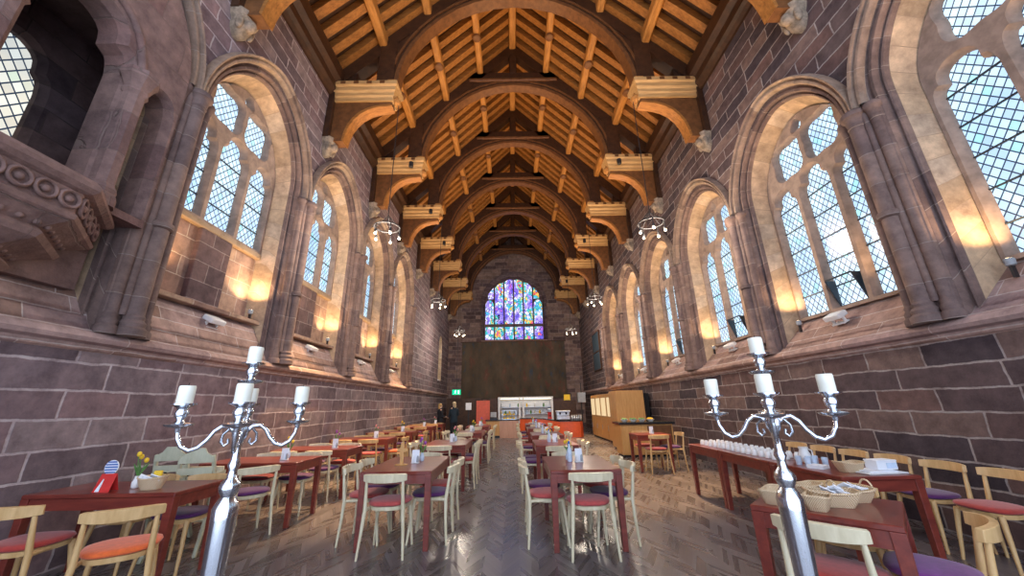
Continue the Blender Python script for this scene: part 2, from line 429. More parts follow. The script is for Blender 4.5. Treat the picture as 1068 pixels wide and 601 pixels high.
def foil(c, z, r, k=4, amp=.15, n=40, sy=1.0, sz=1.1, a0=PI / 4):
    return [(c + sy * r * (1 + amp * math.cos(k * (2 * PI * i / n - a0))) * math.cos(2 * PI * i / n), z + sz * r * (1 + amp * math.cos(k * (2 * PI * i / n - a0))) * math.sin(2 * PI * i / n)) for i in range(n)]

# ------------------------------------------------------------------ hall: floor, walls
def struct(o): o['kind'] = 'structure'; return o
fl = MB().box(-W - .3, W + .3, YB, YE + .4, -.15, 0).build('floor', M['floor']); struct(fl)

HB = 1.30                                    # hole half width at the wall face
RIGHT_C = [-.30, 2.57, 5.45, 8.32, 11.2, 14.08, 16.96]
LEFT_C = [5.45, 8.32, 11.2, 14.08]
PULPIT_C = 2.57
R_SP, R_RISE = 5.25, 1.45                    # hole springing/rise right
L_SP, L_RISE = 5.75, 1.62
def wall(side, name, holes, mat, ztop=9.7):
    outer = [(YB, 0), (YE, 0), (YE, ztop), (YB, ztop)]
    hl = []
    for c, ol in holes: hl.append([(c + y, z) for y, z in ol])
    tri = fill([outer] + hl)
    pts = [q for lp in [outer] + hl for q in lp]
    mb = MB(); mb.add([(side * W, y, z) for y, z in pts], tri)
    return struct(mb.build(name, mat))
def rhole(): return outline(HB, R_SP, R_RISE, 2.2)
def lhole(): return outline(HB, L_SP, L_RISE, 2.2)
SLIT_C = 22.6
def slit(): return outline(.5, 5.0, .6, 2.9)
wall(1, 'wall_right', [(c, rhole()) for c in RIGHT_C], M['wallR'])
wall(-1, 'wall_left', [(c, lhole()) for c in [PULPIT_C] + LEFT_C] + [(SLIT_C, slit())], M['wallL'])

# end wall with an arched hole
EW_HW, EW_SP, EW_RISE, EW_Z0 = 2.22, 8.5, 2.08, 5.75
ewh = outline(EW_HW, EW_SP, EW_RISE, EW_Z0)
tri = tessellate_polygon([[Vector((u, v, 0)) for u, v in lp] for lp in ([(-W, 0), (W, 0), (W, 9.7), (0, 14.6), (-W, 9.7)], ewh)])
mb = MB(); mb.add([(x, YE, z) for x, z in [(-W, 0), (W, 0), (W, 9.7), (0, 14.6), (-W, 9.7)] + ewh], tri)
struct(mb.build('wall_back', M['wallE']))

# string courses
tn = [0]
def trim_name(): tn[0] += 1; return 'trim_%d' % tn[0]
for side in (1, -1):
    prof = [(0, 2.00), (.03, 2.02), (.05, 2.07), (.11, 2.09), (.13, 2.13), (.11, 2.17), (.04, 2.22), (0, 2.23)]
    mb = MB().rings([[(side * (W + .005 - d), y, z) for d, z in prof] for y in (YB, YE - .01)])
    struct(mb.build(trim_name(), M['sill'], smooth=30))

# ------------------------------------------------------------------ windows in the side walls
wn_no = [0]
LAMPS = []
def make_window(side, c, sp, rise, left=False, glass=True):
    wn_no[0] += 1
    root = thing('window_%d' % wn_no[0], None, None, (0, 0, 0), kind='structure')
    zsill = 4.22 if left else 2.75
    DG = .50
    prof = [(0, 1.30), (.03, 1.285), (.035, 1.25), (.0, 1.225), (.0, 1.19), (.05, 1.17), (.10, 1.175), (.11, 1.15), (.075, 1.135), (.085, 1.115), (.13, 1.11), (.15, 1.105)]
    def zb(d): return 2.2 + .55 * d / DG if not left else 2.2 + min(.7, .7 * d / .34)
    rows = [(d, outline(h, sp, rise - (1.30 - h), zb(d))) for d, h in prof]
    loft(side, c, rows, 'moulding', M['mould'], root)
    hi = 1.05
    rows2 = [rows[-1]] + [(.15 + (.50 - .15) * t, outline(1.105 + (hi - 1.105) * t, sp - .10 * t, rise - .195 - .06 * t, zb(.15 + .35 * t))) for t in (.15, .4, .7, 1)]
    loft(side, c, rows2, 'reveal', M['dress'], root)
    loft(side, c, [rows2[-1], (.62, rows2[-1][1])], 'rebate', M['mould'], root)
    # sloping sill
    allr = rows + rows2[1:]
    mb = MB()
    for d, ol in allr: mb.v += [(side * (W + d), c + ol[0][0], ol[0][1]), (side * (W + d), c + ol[-1][0], ol[-1][1])]
    mb.f = [(2 * i, 2 * i + 1, 2 * i + 3, 2 * i + 2) for i in range(len(allr) - 1)]
    mb.build('sill', M['sill'], root)
    # hood moulding over the arch
    hp = [(0, 1.30), (-.05, 1.30), (-.09, 1.325), (-.095, 1.355), (-.06, 1.375), (-.075, 1.395), (-.12, 1.405), (-.13, 1.43), (-.07, 1.455), (0, 1.46)]
    hr = [(d, [(0 + y, z) for y, z in arch_pts(h, sp - .1, rise + .1 + (h - 1.30))]) for d, h in hp]
    loft(side, c, hr, 'hood_moulding', M['hood'], root)
    if not glass: return root, rows2[-1][1]
    ga = rows2[-1][1]
    zs_, top = sp - .10, max(z for y, z in ga)
    zt = top - .52
    outer = [(y * 1.0, max(z, zsill)) for y, z in outline(hi, zs_, rise - .255, zsill)]
    zh = zt - .62                            # height of the outer light heads
    holes = [lancet(-.70, .275, zsill + .06, zh - .42, .42, .26), lancet(0, .285, zsill + .06, zh - .34, .44, .26), lancet(.70, .275, zsill + .06, zh - .42, .42, .26),
             foil(-.372, zh + .50, .328, 4, .12, 48, 1.0, 1.12), foil(.372, zh + .50, .328, 4, .12, 48, 1.0, 1.12), foil(0, zh + .96, .085, 3, .2, 30, 1, 1.1, -PI / 6)]
    put = lambda u, v, h: (side * (W + h), c + u, v)
    plate(outer, holes, .42, .49, .57, .035, put).build('tracery', M['tracery'], root, smooth=30)
    MB().add([(side * (W + .55), c + y, z) for y, z in outer], [tuple(range(len(outer)))]).build('pane', M['pane'], root)
    z = zsill + .42; mb = MB()
    while z < zt - .9:
        for k in (-.70, 0, .70): mb.box(*sorted((side * (W + .525), side * (W + .545))), c + k - .28, c + k + .28, z - .009, z + .009)
        z += .42
    mb.build('saddle_bars', M['lead'], root)
    if left:
        mb = MB().box(*sorted((side * (W + .40), side * (W + .62))), c - 1.06, c + 1.06, zsill - .09, zsill + .01, .015); mb.build('sill_ledge', M['dress'], root)
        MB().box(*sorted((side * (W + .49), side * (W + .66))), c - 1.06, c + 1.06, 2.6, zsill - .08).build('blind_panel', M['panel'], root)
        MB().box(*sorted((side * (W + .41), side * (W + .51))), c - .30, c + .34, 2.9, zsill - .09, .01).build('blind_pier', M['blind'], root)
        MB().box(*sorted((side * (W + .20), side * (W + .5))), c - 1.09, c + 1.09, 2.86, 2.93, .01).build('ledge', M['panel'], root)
    else:
        fr = MB(); x0, x1 = W + .36, W + .53
        p0, p1, q = zsill + .07, zsill + .50, .24
        A = [(x1 - .02, c - q, p0), (x1 - .02, c + q, p0), (x0, c + q, p1), (x0, c - q, p1)]
        for i in range(4): fr.tube([A[i], A[(i + 1) % 4]], .014, 6)
        for yy in (-q, q): fr.add([(x1 - .01, c + yy - .006, p0), (x0, c + yy - .006, p1), (x1 - .01, c + yy - .006, p1), (x1 - .01, c + yy + .006, p0), (x0, c + yy + .006, p1), (x1 - .01, c + yy + .006, p1)], [(0, 1, 2), (3, 5, 4), (0, 3, 4, 1), (1, 4, 5, 2), (2, 5, 3, 0)])
        fr.build('vent_frame', M['lead'], root)
    return root, ga
for c in RIGHT_C: make_window(1, c, R_SP, R_RISE)
for c in LEFT_C: make_window(-1, c, L_SP, L_RISE, True)

# pier shafts between the bays
def shafts(side, yp, ztop, name=None):
    root = thing(trim_name(), None, None, kind='structure')
    x = side * (W - .055)
    for dx, dy, r in ((.075, 0, .085), (.0, -.19, .06), (.0, .19, .06), (.03, -.10, .045), (.03, .10, .045)):
        X = x - side * dx; Y = yp + dy
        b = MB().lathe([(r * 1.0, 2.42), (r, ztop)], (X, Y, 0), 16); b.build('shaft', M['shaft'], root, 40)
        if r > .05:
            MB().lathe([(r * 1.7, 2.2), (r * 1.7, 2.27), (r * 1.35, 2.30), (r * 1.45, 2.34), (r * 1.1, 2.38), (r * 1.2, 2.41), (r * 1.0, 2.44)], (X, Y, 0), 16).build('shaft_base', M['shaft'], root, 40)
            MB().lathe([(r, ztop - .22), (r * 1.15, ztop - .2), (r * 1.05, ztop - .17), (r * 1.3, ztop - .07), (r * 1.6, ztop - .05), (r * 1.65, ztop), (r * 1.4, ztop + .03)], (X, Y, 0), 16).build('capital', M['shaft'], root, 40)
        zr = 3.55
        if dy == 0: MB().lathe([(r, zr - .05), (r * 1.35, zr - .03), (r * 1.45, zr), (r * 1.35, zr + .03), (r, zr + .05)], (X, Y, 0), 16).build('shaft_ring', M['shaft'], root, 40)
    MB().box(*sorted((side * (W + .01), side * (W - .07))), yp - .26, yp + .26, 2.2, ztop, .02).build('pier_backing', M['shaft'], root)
for k in range(7): shafts(1, 1.135 + 2.88 * k, 5.05)
for k in range(6): shafts(-1, 1.135 + 2.88 * k, 5.55)

# ------------------------------------------------------------------ reader's pulpit in the near left bay
wn_no[0] += 1
pr, ga = make_window(-1, PULPIT_C, L_SP, L_RISE, True, glass=False)
pulp = thing('stone_pulpit', 'carved stone pulpit corbelled out of the wall below a cusped arcade', 'pulpit', (-W, PULPIT_C, 2.2))
c = PULPIT_C
outer = [(y, max(z, 3.40)) for y, z in outline(1.15, L_SP - .25, L_RISE - .25, 3.40)]
hs = [lancet(.10, .43, 3.50, 4.95, .60, .22), lancet(.90, .16, 3.50, 4.80, .28, .08), lancet(-.82, .24, 3.50, 4.95, .40, .18)]
def putp(u, v, h): return (-h, u + .06, v - 2.2)
plate(outer, hs, -.16, -.08, .14, .06, putp).build('arcade', M['pulpit'], pulp, 30)
hoodp = [lancet(.10, .53, 4.6, 4.95, .76, 0)[1:-1]]
for lp in hoodp: MB().tube([(.175, u + .06, v - 2.2) for u, v in lp], .04, 8).build('arch_roll', M['pulpit'], pulp, 60)
for yy in (.68, -.40, -1.1):
    MB().lathe([(.15, 3.40), (.15, 3.50), (.125, 3.54), (.135, 3.58), (.10, 3.64), (.095, 4.76), (.12, 4.8), (.105, 4.84), (.15, 4.96), (.17, 4.98), (.17, 5.06), (.13, 5.08)], (.18, yy, -2.2), 8, PI / 8).build('column', M['pulpit'], pulp, 25)
def oct_ring(r, d, z):
    k = [(-r, 0), (-.45 * r, d), (.45 * r, d), (r, 0)]
    return [(-.02, -r - .205, z - 2.2)] + [(dd, yy - .205, z - 2.2) for yy, dd in k] + [(-.02, r - .205, z - 2.2)]
st = [(.12, .05, 2.24), (.26, .12, 2.32), (.30, .15, 2.38), (.28, .14, 2.42), (.46, .22, 2.52), (.58, .28, 2.57), (.62, .30, 2.62), (.58, .28, 2.66), (.74, .36, 2.74), (.88, .43, 2.80), (.92, .45, 2.85), (.87, .42, 2.89), (1.04, .49, 2.97), (1.14, .54, 3.02), (1.16, .55, 3.06), (1.12, .53, 3.08), (1.14, .54, 3.27), (1.22, .58, 3.29), (1.28, .61, 3.33), (1.28, .61, 3.37), (1.22, .57, 3.42)]
MB().rings([oct_ring(r, d, z) for r, d, z in st]).build('corbel_base', M['pulpit'], pulp)
def frieze(p, q, n):
    P, Q = Vector(p), Vector(q); t = (Q - P); L = t.length; t.normalize(); nrm = Vector((t.y, -t.x, 0))
    for i in range(n):
        cc = P + t * (L * (i + .5) / n); r = .5 * L / n * .86
        ring = [cc + t * (r * math.cos(a)) + Vector((0, 0, min(r, .085) * math.sin(a))) + nrm * .012 for a in [2 * PI * k / 14 for k in range(15)]]
        q = MB().tube(ring, .016, 6).build('frieze_roundel', M['pulpit'], pulp, 60)
        MB().sphere(tuple(cc), min(r, .085) * .45, 8, 6).build('rosette', M['pulpit'], q, 60)
zf = 3.175 - 2.2
kk = [(-1.13, 0), (-.51, .535), (.51, .535), (1.13, 0)]
for i, n in ((0, 4), (1, 6), (2, 4)):
    a, b = kk[i], kk[i + 1]; frieze((a[1] + .004, a[0] - .205, zf), (b[1] + .004, b[0] - .205, zf), n)
for r, d, z in ((.92, .45, 2.85), (.62, .30, 2.62)):      # strings of small beads under the ledge
    pts = [(-r, 0), (-.45 * r, d), (.45 * r, d), (r, 0)]
    for i in range(3):
        A, Bq = Vector((pts[i][1], pts[i][0] - .205, z - 2.13)), Vector((pts[i + 1][1], pts[i + 1][0] - .205, z - 2.13)); n = max(3, int((Bq - A).length / .11))
        for j in range(n): MB().sphere(tuple(A.lerp(Bq, (j + .5) / n)), .026, 8, 6).build('bead', M['pulpit'], pulp, 60)
MB().lathe([(.03, -.14), (.13, -.10), (.16, 0), (.13, .08), (.1, .12)], (.10, -.205, 2.18 - 2.2), 14).build('boss', M['pulpit'], pulp, 50)
# passage behind the arcade
wn_no[0] += 1
ps = thing('window_%d' % wn_no[0], None, None, kind='structure')
XB = -W - 1.05
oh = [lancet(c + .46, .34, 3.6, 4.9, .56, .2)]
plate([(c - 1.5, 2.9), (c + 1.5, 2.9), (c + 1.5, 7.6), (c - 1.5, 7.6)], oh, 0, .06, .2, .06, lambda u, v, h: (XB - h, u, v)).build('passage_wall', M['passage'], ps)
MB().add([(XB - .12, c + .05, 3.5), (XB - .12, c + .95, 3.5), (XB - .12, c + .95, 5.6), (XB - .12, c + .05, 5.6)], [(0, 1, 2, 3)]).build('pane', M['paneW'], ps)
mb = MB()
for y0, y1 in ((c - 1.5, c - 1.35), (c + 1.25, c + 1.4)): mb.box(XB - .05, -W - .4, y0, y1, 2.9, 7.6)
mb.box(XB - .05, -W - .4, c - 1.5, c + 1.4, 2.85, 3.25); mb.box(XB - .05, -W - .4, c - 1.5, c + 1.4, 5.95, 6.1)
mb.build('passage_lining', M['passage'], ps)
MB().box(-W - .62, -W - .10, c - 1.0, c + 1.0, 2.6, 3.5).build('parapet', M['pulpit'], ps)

# slit window far left, end window
wn_no[0] += 1
sw = thing('window_%d' % wn_no[0], None, None, kind='structure')
loft(-1, SLIT_C, [(0, slit()), (.45, outline(.32, 4.95, .5, 3.1)), (.55, outline(.32, 4.95, .5, 3.1))], 'reveal', M['dress'], sw)
MB().add([(-W - .5, SLIT_C + y, z) for y, z in outline(.32, 4.95, .5, 3.1)], [tuple(range(len(outline(.32, 4.95, .5, 3.1))))]).build('pane', M['pane'], sw)
MB().add([(-W, SLIT_C - .5, 2.9), (-W, SLIT_C + .5, 2.9), (-W - .5, SLIT_C + .32, 3.1), (-W - .5, SLIT_C - .32, 3.1)], [(0, 1, 2, 3)]).build('sill', M['sill'], sw)
wn_no[0] += 1
ew = thing('window_%d' % wn_no[0], None, None, kind='structure')
mb = MB(); n = len(ewh); rows = [(-.06, 1.06), (-.08, 1.03), (0, 1.0), (.1, .985), (.35, .95)]
for d, k in rows:
    for x, z in ewh: mb.v.append((x * k, YE + d, EW_Z0 + (z - EW_Z0) * k))
for r in range(len(rows) - 1):
    for i in range(n - 1): mb.f.append((r * n + i, r * n + i + 1, (r + 1) * n + i + 1, (r + 1) * n + i))
mb.build('moulding', M['blind'], ew, 30)
gl = outline(2.11, 8.5, 1.98, EW_Z0)
holes = []
def gtop(x): return 8.5 + 1.98 * (.78 * math.sqrt(max(0, 1 - (x / 2.11) ** 2)) + .22 * (1 - abs(x / 2.11) ** 1.5))
for k in range(6):
    xc = -1.75 + .7 * k
    holes.append([(xc + .3, 5.85), (xc + .3, 6.75), (xc - .3, 6.75), (xc - .3, 5.85)])
    if k in (0, 5):
        s_ = 1 if k == 0 else -1
        holes.append(lancet(xc, .3, 6.95, 8.35, .40, .05))
        holes.append([(xc + .29 * s_, 8.80), (xc + .29 * s_, gtop(xc + .29 * s_) - .10), (xc + .1 * s_, gtop(xc + .1 * s_) - .12), (xc - .1 * s_, gtop(xc - .1 * s_) - .12), (xc - .12 * s_, 8.82)])
    else: holes.append([(xc + .3, 6.95)] + [(xc + .3 - .06 * i, gtop(xc + .3 - .06 * i) - .10 - .10 * abs(i / 5 - 1)) for i in range(11)] + [(xc - .3, 6.95)])
plate(gl, holes, .2, .26, .34, .02, lambda u, v, h: (u, YE + h, v)).build('tracery', M['blind'], ew)
MB().add([(x, YE + .31, z) for x, z in gl], [tuple(range(len(gl)))]).build('pane', M['stained'], ew)
MB().box(-2.3, 2.3, YE - .08, YE + .35, 5.55, 5.76, .02).build('sill', M['sill'], ew)

# ------------------------------------------------------------------ roof
def zr(x): return 14.12 - 1.03 * abs(x)      # underside of the rafters
ceil = MB()
for s in (1, -1):
    ceil.add([(0, YB, 14.40), (s * 4.95, YB, 14.40 - 1.03 * 4.95), (s * 4.95, YE + .1, 14.40 - 1.03 * 4.95), (0, YE + .1, 14.40),
              (0, YB, 14.5), (s * 5.0, YB, 14.5 - 1.03 * 4.95), (s * 5.0, YE + .1, 14.5 - 1.03 * 4.95), (0, YE + .1, 14.5)],
             [(0, 1, 2, 3), (4, 7, 6, 5), (1, 5, 6, 2), (0, 4, 5, 1), (2, 6, 7, 3)])
ceilo = struct(ceil.build('ceiling', M['board']))
rm = MB()
a, b = .05, 4.60
for yy in (0,):
    rm.add([(a, -.10, zr(a)), (b, -.10, zr(b)), (b, .10, zr(b)), (a, .10, zr(a)), (a, -.10, zr(a) + .27), (b, -.10, zr(b) + .27), (b, .10, zr(b) + .27), (a, .10, zr(a) + .27)],
           [(0, 3, 2, 1), (4, 5, 6, 7), (0, 1, 5, 4), (1, 2, 6, 5), (2, 3, 7, 6), (3, 0, 4, 7)])
raf = rm.build('rafter', M['goldx'], ceilo, bevel=0)
B_, Y1_ = 2.938, 7.30
TY = [Y1_ + B_ * (k - 1) for k in range(-1, 8)]       # truss positions
ys = []
for i in range(len(TY) - 1):
    for j in range(7): ys.append(TY[i] + B_ * (j + .5) / 7)
rest = MB(); first = True; cnt = 0
ys = [y for y in ys if y > 1.5]
for y in ys:
    for s in (1, -1):
        cnt += 1
        if cnt > 98:
            vs = [(v.co.x * s, v.co.y + y, v.co.z) for v in raf.data.vertices]; rest.add(vs, [tuple(p.vertices) for p in raf.data.polygons]); continue
        if first: o = raf; first = False
        else: o = raf.copy(); COL.objects.link(o)
        o.location = (0, y, 0); o.rotation_euler = (0, 0, 0 if s == 1 else PI)
ro = rest.build('far_rafters', M['goldx'], ceilo); ro['kind'] = 'stuff'
PUR = [(1.17, .0), (2.33, .0), (3.42, .0)]
pm = {}
def purlin(x, z, w, name='roof_beam', h=.24):
    root = thing(name, None, None, (x, 0, 0), kind='structure')
    for i in range(len(TY) - 1):
        y0, y1 = TY[i] + .14, TY[i + 1] - .14
        if y1 < 2: continue
        n = 8; rs = []
        for k in range(n + 1):
            t = k / n; y = y0 + (y1 - y0) * t
            sag = .10 * (abs(2 * t - 1) ** 3)               # braces thicken towards the trusses
            ww = w * (1 + .0 * sag)
            rs.append([(-ww, y, z + .02), (-ww, y, z - h + .04 - sag * .5), (-ww + .04, y, z - h - sag * .5), (ww - .04, y, z - h - sag * .5), (ww, y, z - h + .04 - sag * .5), (ww, y, z + .02)])
        MB().rings(rs).build('beam', M['gold'], root)
        ym = (y0 + y1) / 2
        if name == 'roof_beam':
            MB().lathe([(.05, -.07), (.12, -.05), (.15, 0), (.12, .04), (.09, .07)], (0, ym, z - h - .03), 10).build('boss', M['brown'], root, 40)
    return root
purlin(0, 14.08, .12, 'ridge_beam', .22)
for x, _ in PUR:
    for s in (1, -1): purlin(s * x, zr(x) + .04, .105)
# wall plates
for s in (1, -1):
    mb = MB().rings([[(s * xx, y, z) for xx, z in ((W + .02, 8.72), (W - .05, 8.72), (W - .10, 8.80), (W - .16, 8.86), (W - .16, 9.05), (W - .28, 9.12), (W - .28, 9.45), (W + .02, 9.45))] for y in (YB, YE - .02)])
    struct(mb.build(trim_name(), M['dark']))

def truss(y, k):
    nm = 'oak roof truss with hammer beams, %s from the near end' % ORD[k] if k < 8 else 'oak roof truss with hammer beams against the end wall'
    T = thing('roof_truss', nm, 'roof truss', (0, y, 8.6), 0, 'oak roof trusses')
    Z = -8.6
    soff = [(3.02, 9.06), (2.98, 9.5), (2.86, 9.98), (2.66, 10.45), (2.36, 10.92), (2.0, 11.33), (1.55, 11.70), (1.1, 11.95), (.55, 12.12), (0, 12.18)]
    full = soff + [(-x, z) for x, z in reversed(soff[:-1])]
    def band(off0, off1, hy, nme, mat):
        n = len(full); A = []; Bv = []
        for i, (x, z) in enumerate(full):
            p = Vector(full[max(i - 1, 0)]); q = Vector(full[min(i + 1, n - 1)]); t = (q - p).normalized(); nn = Vector((t.y, -t.x))
            A.append(Vector((x, z)) + nn * off0); Bv.append(Vector((x, z)) + nn * off1)
        mb = MB(); mb.rings([[(a.x, -hy, a.y + Z), (a.x, hy, a.y + Z), (b.x, hy, b.y + Z), (b.x, -hy, b.y + Z)] for a, b in zip(A, Bv)])
        return mb.build(nme, mat, T, 30)
    band(.0, .50, .13, 'arch', M['dark'])
    band(-.05, .05, .155, 'arch_moulding', M['brown'])
    band(.13, .19, .155, 'arch_fillet', M['brown'])
    # collar
    MB().box(-1.55, 1.55, -.20, .20, 12.30 + Z, 12.42 + Z, .02).build('collar', M['brown'], T)
    MB().box(-1.62, 1.62, -.15, .15, 12.42 + Z, 12.70 + Z).build('collar_beam', M['dark'], T)
    MB().box(-.13, .13, -.13, .13, 12.70 + Z, 13.9 + Z, .03).build('king_post', M['dark'], T)
    for s in (1, -1):
        pr_ = [(.0, 14.10), (4.6, 14.10 - 1.03 * 4.6), (4.6, 13.62 - 1.03 * 4.6), (0, 13.62)]
        MB().prism(pr_, -.15, .15, lambda u, v, h: (s * u, h, v + Z)).build('principal_rafter', M['dark'], T)
        # hammer beam with its cornice
        pf = [(-.17, 8.56), (-.17, 8.66), (-.20, 8.70), (-.20, 8.78), (-.24, 8.83), (-.24, 8.93), (-.28, 8.97), (-.28, 9.08), (.28, 9.08), (.28, 8.97), (.24, 8.93), (.24, 8.83), (.20, 8.78), (.20, 8.70), (.17, 8.66), (.17, 8.56)]
        def ring(x, g): return [(s * x, yy, z + Z) for yy, z in pf]
        endp = [(s * (3.02 - (abs(yy) - .17) * .9), yy, z + Z) for yy, z in pf]
        hb = MB().rings([endp, ring(4.47, 0)]).build('hammer_beam', M['goldp'], T)
        for i in range(4):
            xx = 3.22 + .32 * i
            MB().box(*sorted((s * xx, s * (xx + .12))), -.288, .288, 8.985 + Z, 9.065 + Z).build('cornice_block', M['brown'], hb)
        MB().box(*sorted((s * 4.44, s * 4.57)), -.22, .22, 7.5 + Z, 9.0 + Z).build('wall_post', M['dark'], T)
        br = [(4.45, 7.42), (4.45, 8.57), (3.06, 8.57), (3.06, 8.46), (3.22, 8.44), (3.42, 8.41), (3.62, 8.34), (3.80, 8.22), (3.94, 8.05), (4.04, 7.86), (4.10, 7.64), (4.13, 7.42)]
        bo = MB().prism(br, -.12, .12, lambda u, v, h: (s * u, h, v + Z)).build('brace', M['brown'], T)
        ed = [(x, z) for x, z in br[3:]]
        MB().rings([[(s * (x - .02), -.14, z - .02 + Z), (s * (x - .02), .14, z - .02 + Z), (s * (x + .03), .14, z + .03 + Z), (s * (x + .03), -.14, z + .03 + Z)] for x, z in ed]).build('brace_moulding', M['goldx'], bo, 30)
        MB().box(*sorted((s * 3.04, s * 3.50)), -.16, .16, 9.06 + Z, 10.55 + Z, .03).build('hammer_post', M['dark'], T)
        MB().box(*sorted((s * 2.96, s * 3.20)), -.22, .22, 9.06 + Z, 9.20 + Z, .03).lathe([(.02, .0), (.1, .06), (.12, .14), (.05, .24), (.02, .32)], (s * 2.99, 0, 8.95 - .42 + Z), 10).build('pendant', M['gold'], T)
        st_ = [(4.0, 9.06), (4.2, 9.06), (4.2, 9.72), (4.0, 9.92)]
        MB().prism(st_, -.1, .1, lambda u, v, h: (s * u, h, v + Z)).build('ashlar_strut', M['dark'], T)
    return T
for k, y in enumerate(TY[1:]): truss(y, k)

# carved corbels under the wall posts
cm = None
cb = MB()
rs = []
for z, dx, hy in ((-.50, .05, .05), (-.44, .12, .10), (-.36, .20, .15), (-.28, .24, .17), (-.20, .22, .16), (-.14, .28, .20), (-.06, .30, .23), (0, .30, .24)):
    rs.append([(-.0, -hy, z), (-dx * .7, -hy, z), (-dx, -hy * .55, z), (-dx * 1.05, 0, z), (-dx, hy * .55, z), (-dx * .7, hy, z), (0, hy, z)])
for k in range(8):
    for s in (1, -1):
        side = 'cabinet' if s > 0 else 'pulpit'
        lab = 'carved stone corbel on the %s wall under the %s roof truss' % (side, ORD[k])
        if cm is None:
            cm = thing('stone_corbel', lab, 'corbel', group='carved stone corbels')
            MB().rings(rs).build('block', M['corbel'], cm, 60)
            MB().sphere((-.25, 0, -.22), .115, 12, 9, (1, .85, 1.15)).build('carved_head', M['corbel'], cm, 60)
            for q in (-1, 1): MB().sphere((-.17, q * .15, -.25), .10, 10, 7, (.7, .55, 1.5)).build('carved_wing', M['corbel'], cm, 60)
            o = cm
        else: o = dup(cm, (0, 0, 0), 0, lab)
        o.location = (s * (W + .02), TY[k + 1], 7.515); o.scale = (.9, .85, .9); o.rotation_euler = (0, 0, 0 if s > 0 else PI)

# ------------------------------------------------------------------ lights that hang in the hall
def spot(loc, target, energy, col, size, blend=.6, rad=.06):
    ld = bpy.data.lights.new('spot', 'SPOT'); ld.energy = energy; ld.color = col; ld.spot_size = math.radians(size); ld.spot_blend = blend; ld.shadow_soft_size = rad
    o = bpy.data.objects.new('lamp_light', ld); COL.objects.link(o); o.location = loc
    o.rotation_euler = (Vector(target) - Vector(loc)).to_track_quat('-Z', 'Y').to_euler(); return o
def point(loc, energy, col, rad=.08):
    ld = bpy.data.lights.new('point', 'POINT'); ld.energy = energy; ld.color = col; ld.shadow_soft_size = rad; ld.specular_factor = .35
    o = bpy.data.objects.new('bulb_light', ld); COL.objects.link(o); o.location = loc; return o
WARM = (1, .70, .38)
E_ROOF, E_JAMB, E_CHAND, E_DOWN, E_SKY_FILL = 450, 75, 230, 1700, 2.9
ch = None
for k, y in ((1, TY[2]), (3, TY[4]), (5, TY[6])):
    for s in (-1, 1):
        lab = 'iron ring pendant light on a long rod, %s along the %s side' % ({1: 'first', 3: 'second', 5: 'third'}[k], 'pulpit' if s < 0 else 'cabinet')
        if ch is None:
            ch = thing('pendant_light', lab, 'pendant light', group='ring pendant lights')
            MB().tube([(0, 0, .05), (0, 0, 3.45)], .010, 6).build('rod', M['iron'], ch)
            rg = MB().tube([(.27 * math.cos(2 * PI * i / 28), .27 * math.sin(2 * PI * i / 28), 0) for i in range(29)], .018, 6)
            for i in range(4): rg.tube([(.27 * math.cos(PI / 2 * i), .27 * math.sin(PI / 2 * i), 0), (0, 0, .28)], .008, 6)
            rg.build('ring', M['iron'], ch, 50)
            for i in range(5):
                a = 2 * PI * i / 5 + .3; px, py = .27 * math.cos(a), .27 * math.sin(a)
                h = MB().lathe([(.012, .0), (.012, -.14), (.03, -.15), (.034, -.20), (.02, -.21)], (px, py, 0), 10).build('lamp_holder', M['iron'], ch, 40)
                MB().sphere((px, py, -.245), .026, 10, 8).build('bulb', M['bulb'], h, 60)
            o = ch
        else: o = dup(ch, (0, 0, 0), .4 * k, lab)
        o.location = (s * 2.92, y, 5.2)
        point((s * 2.92, y, 4.72), E_CHAND, (1, .86, .70), .24)
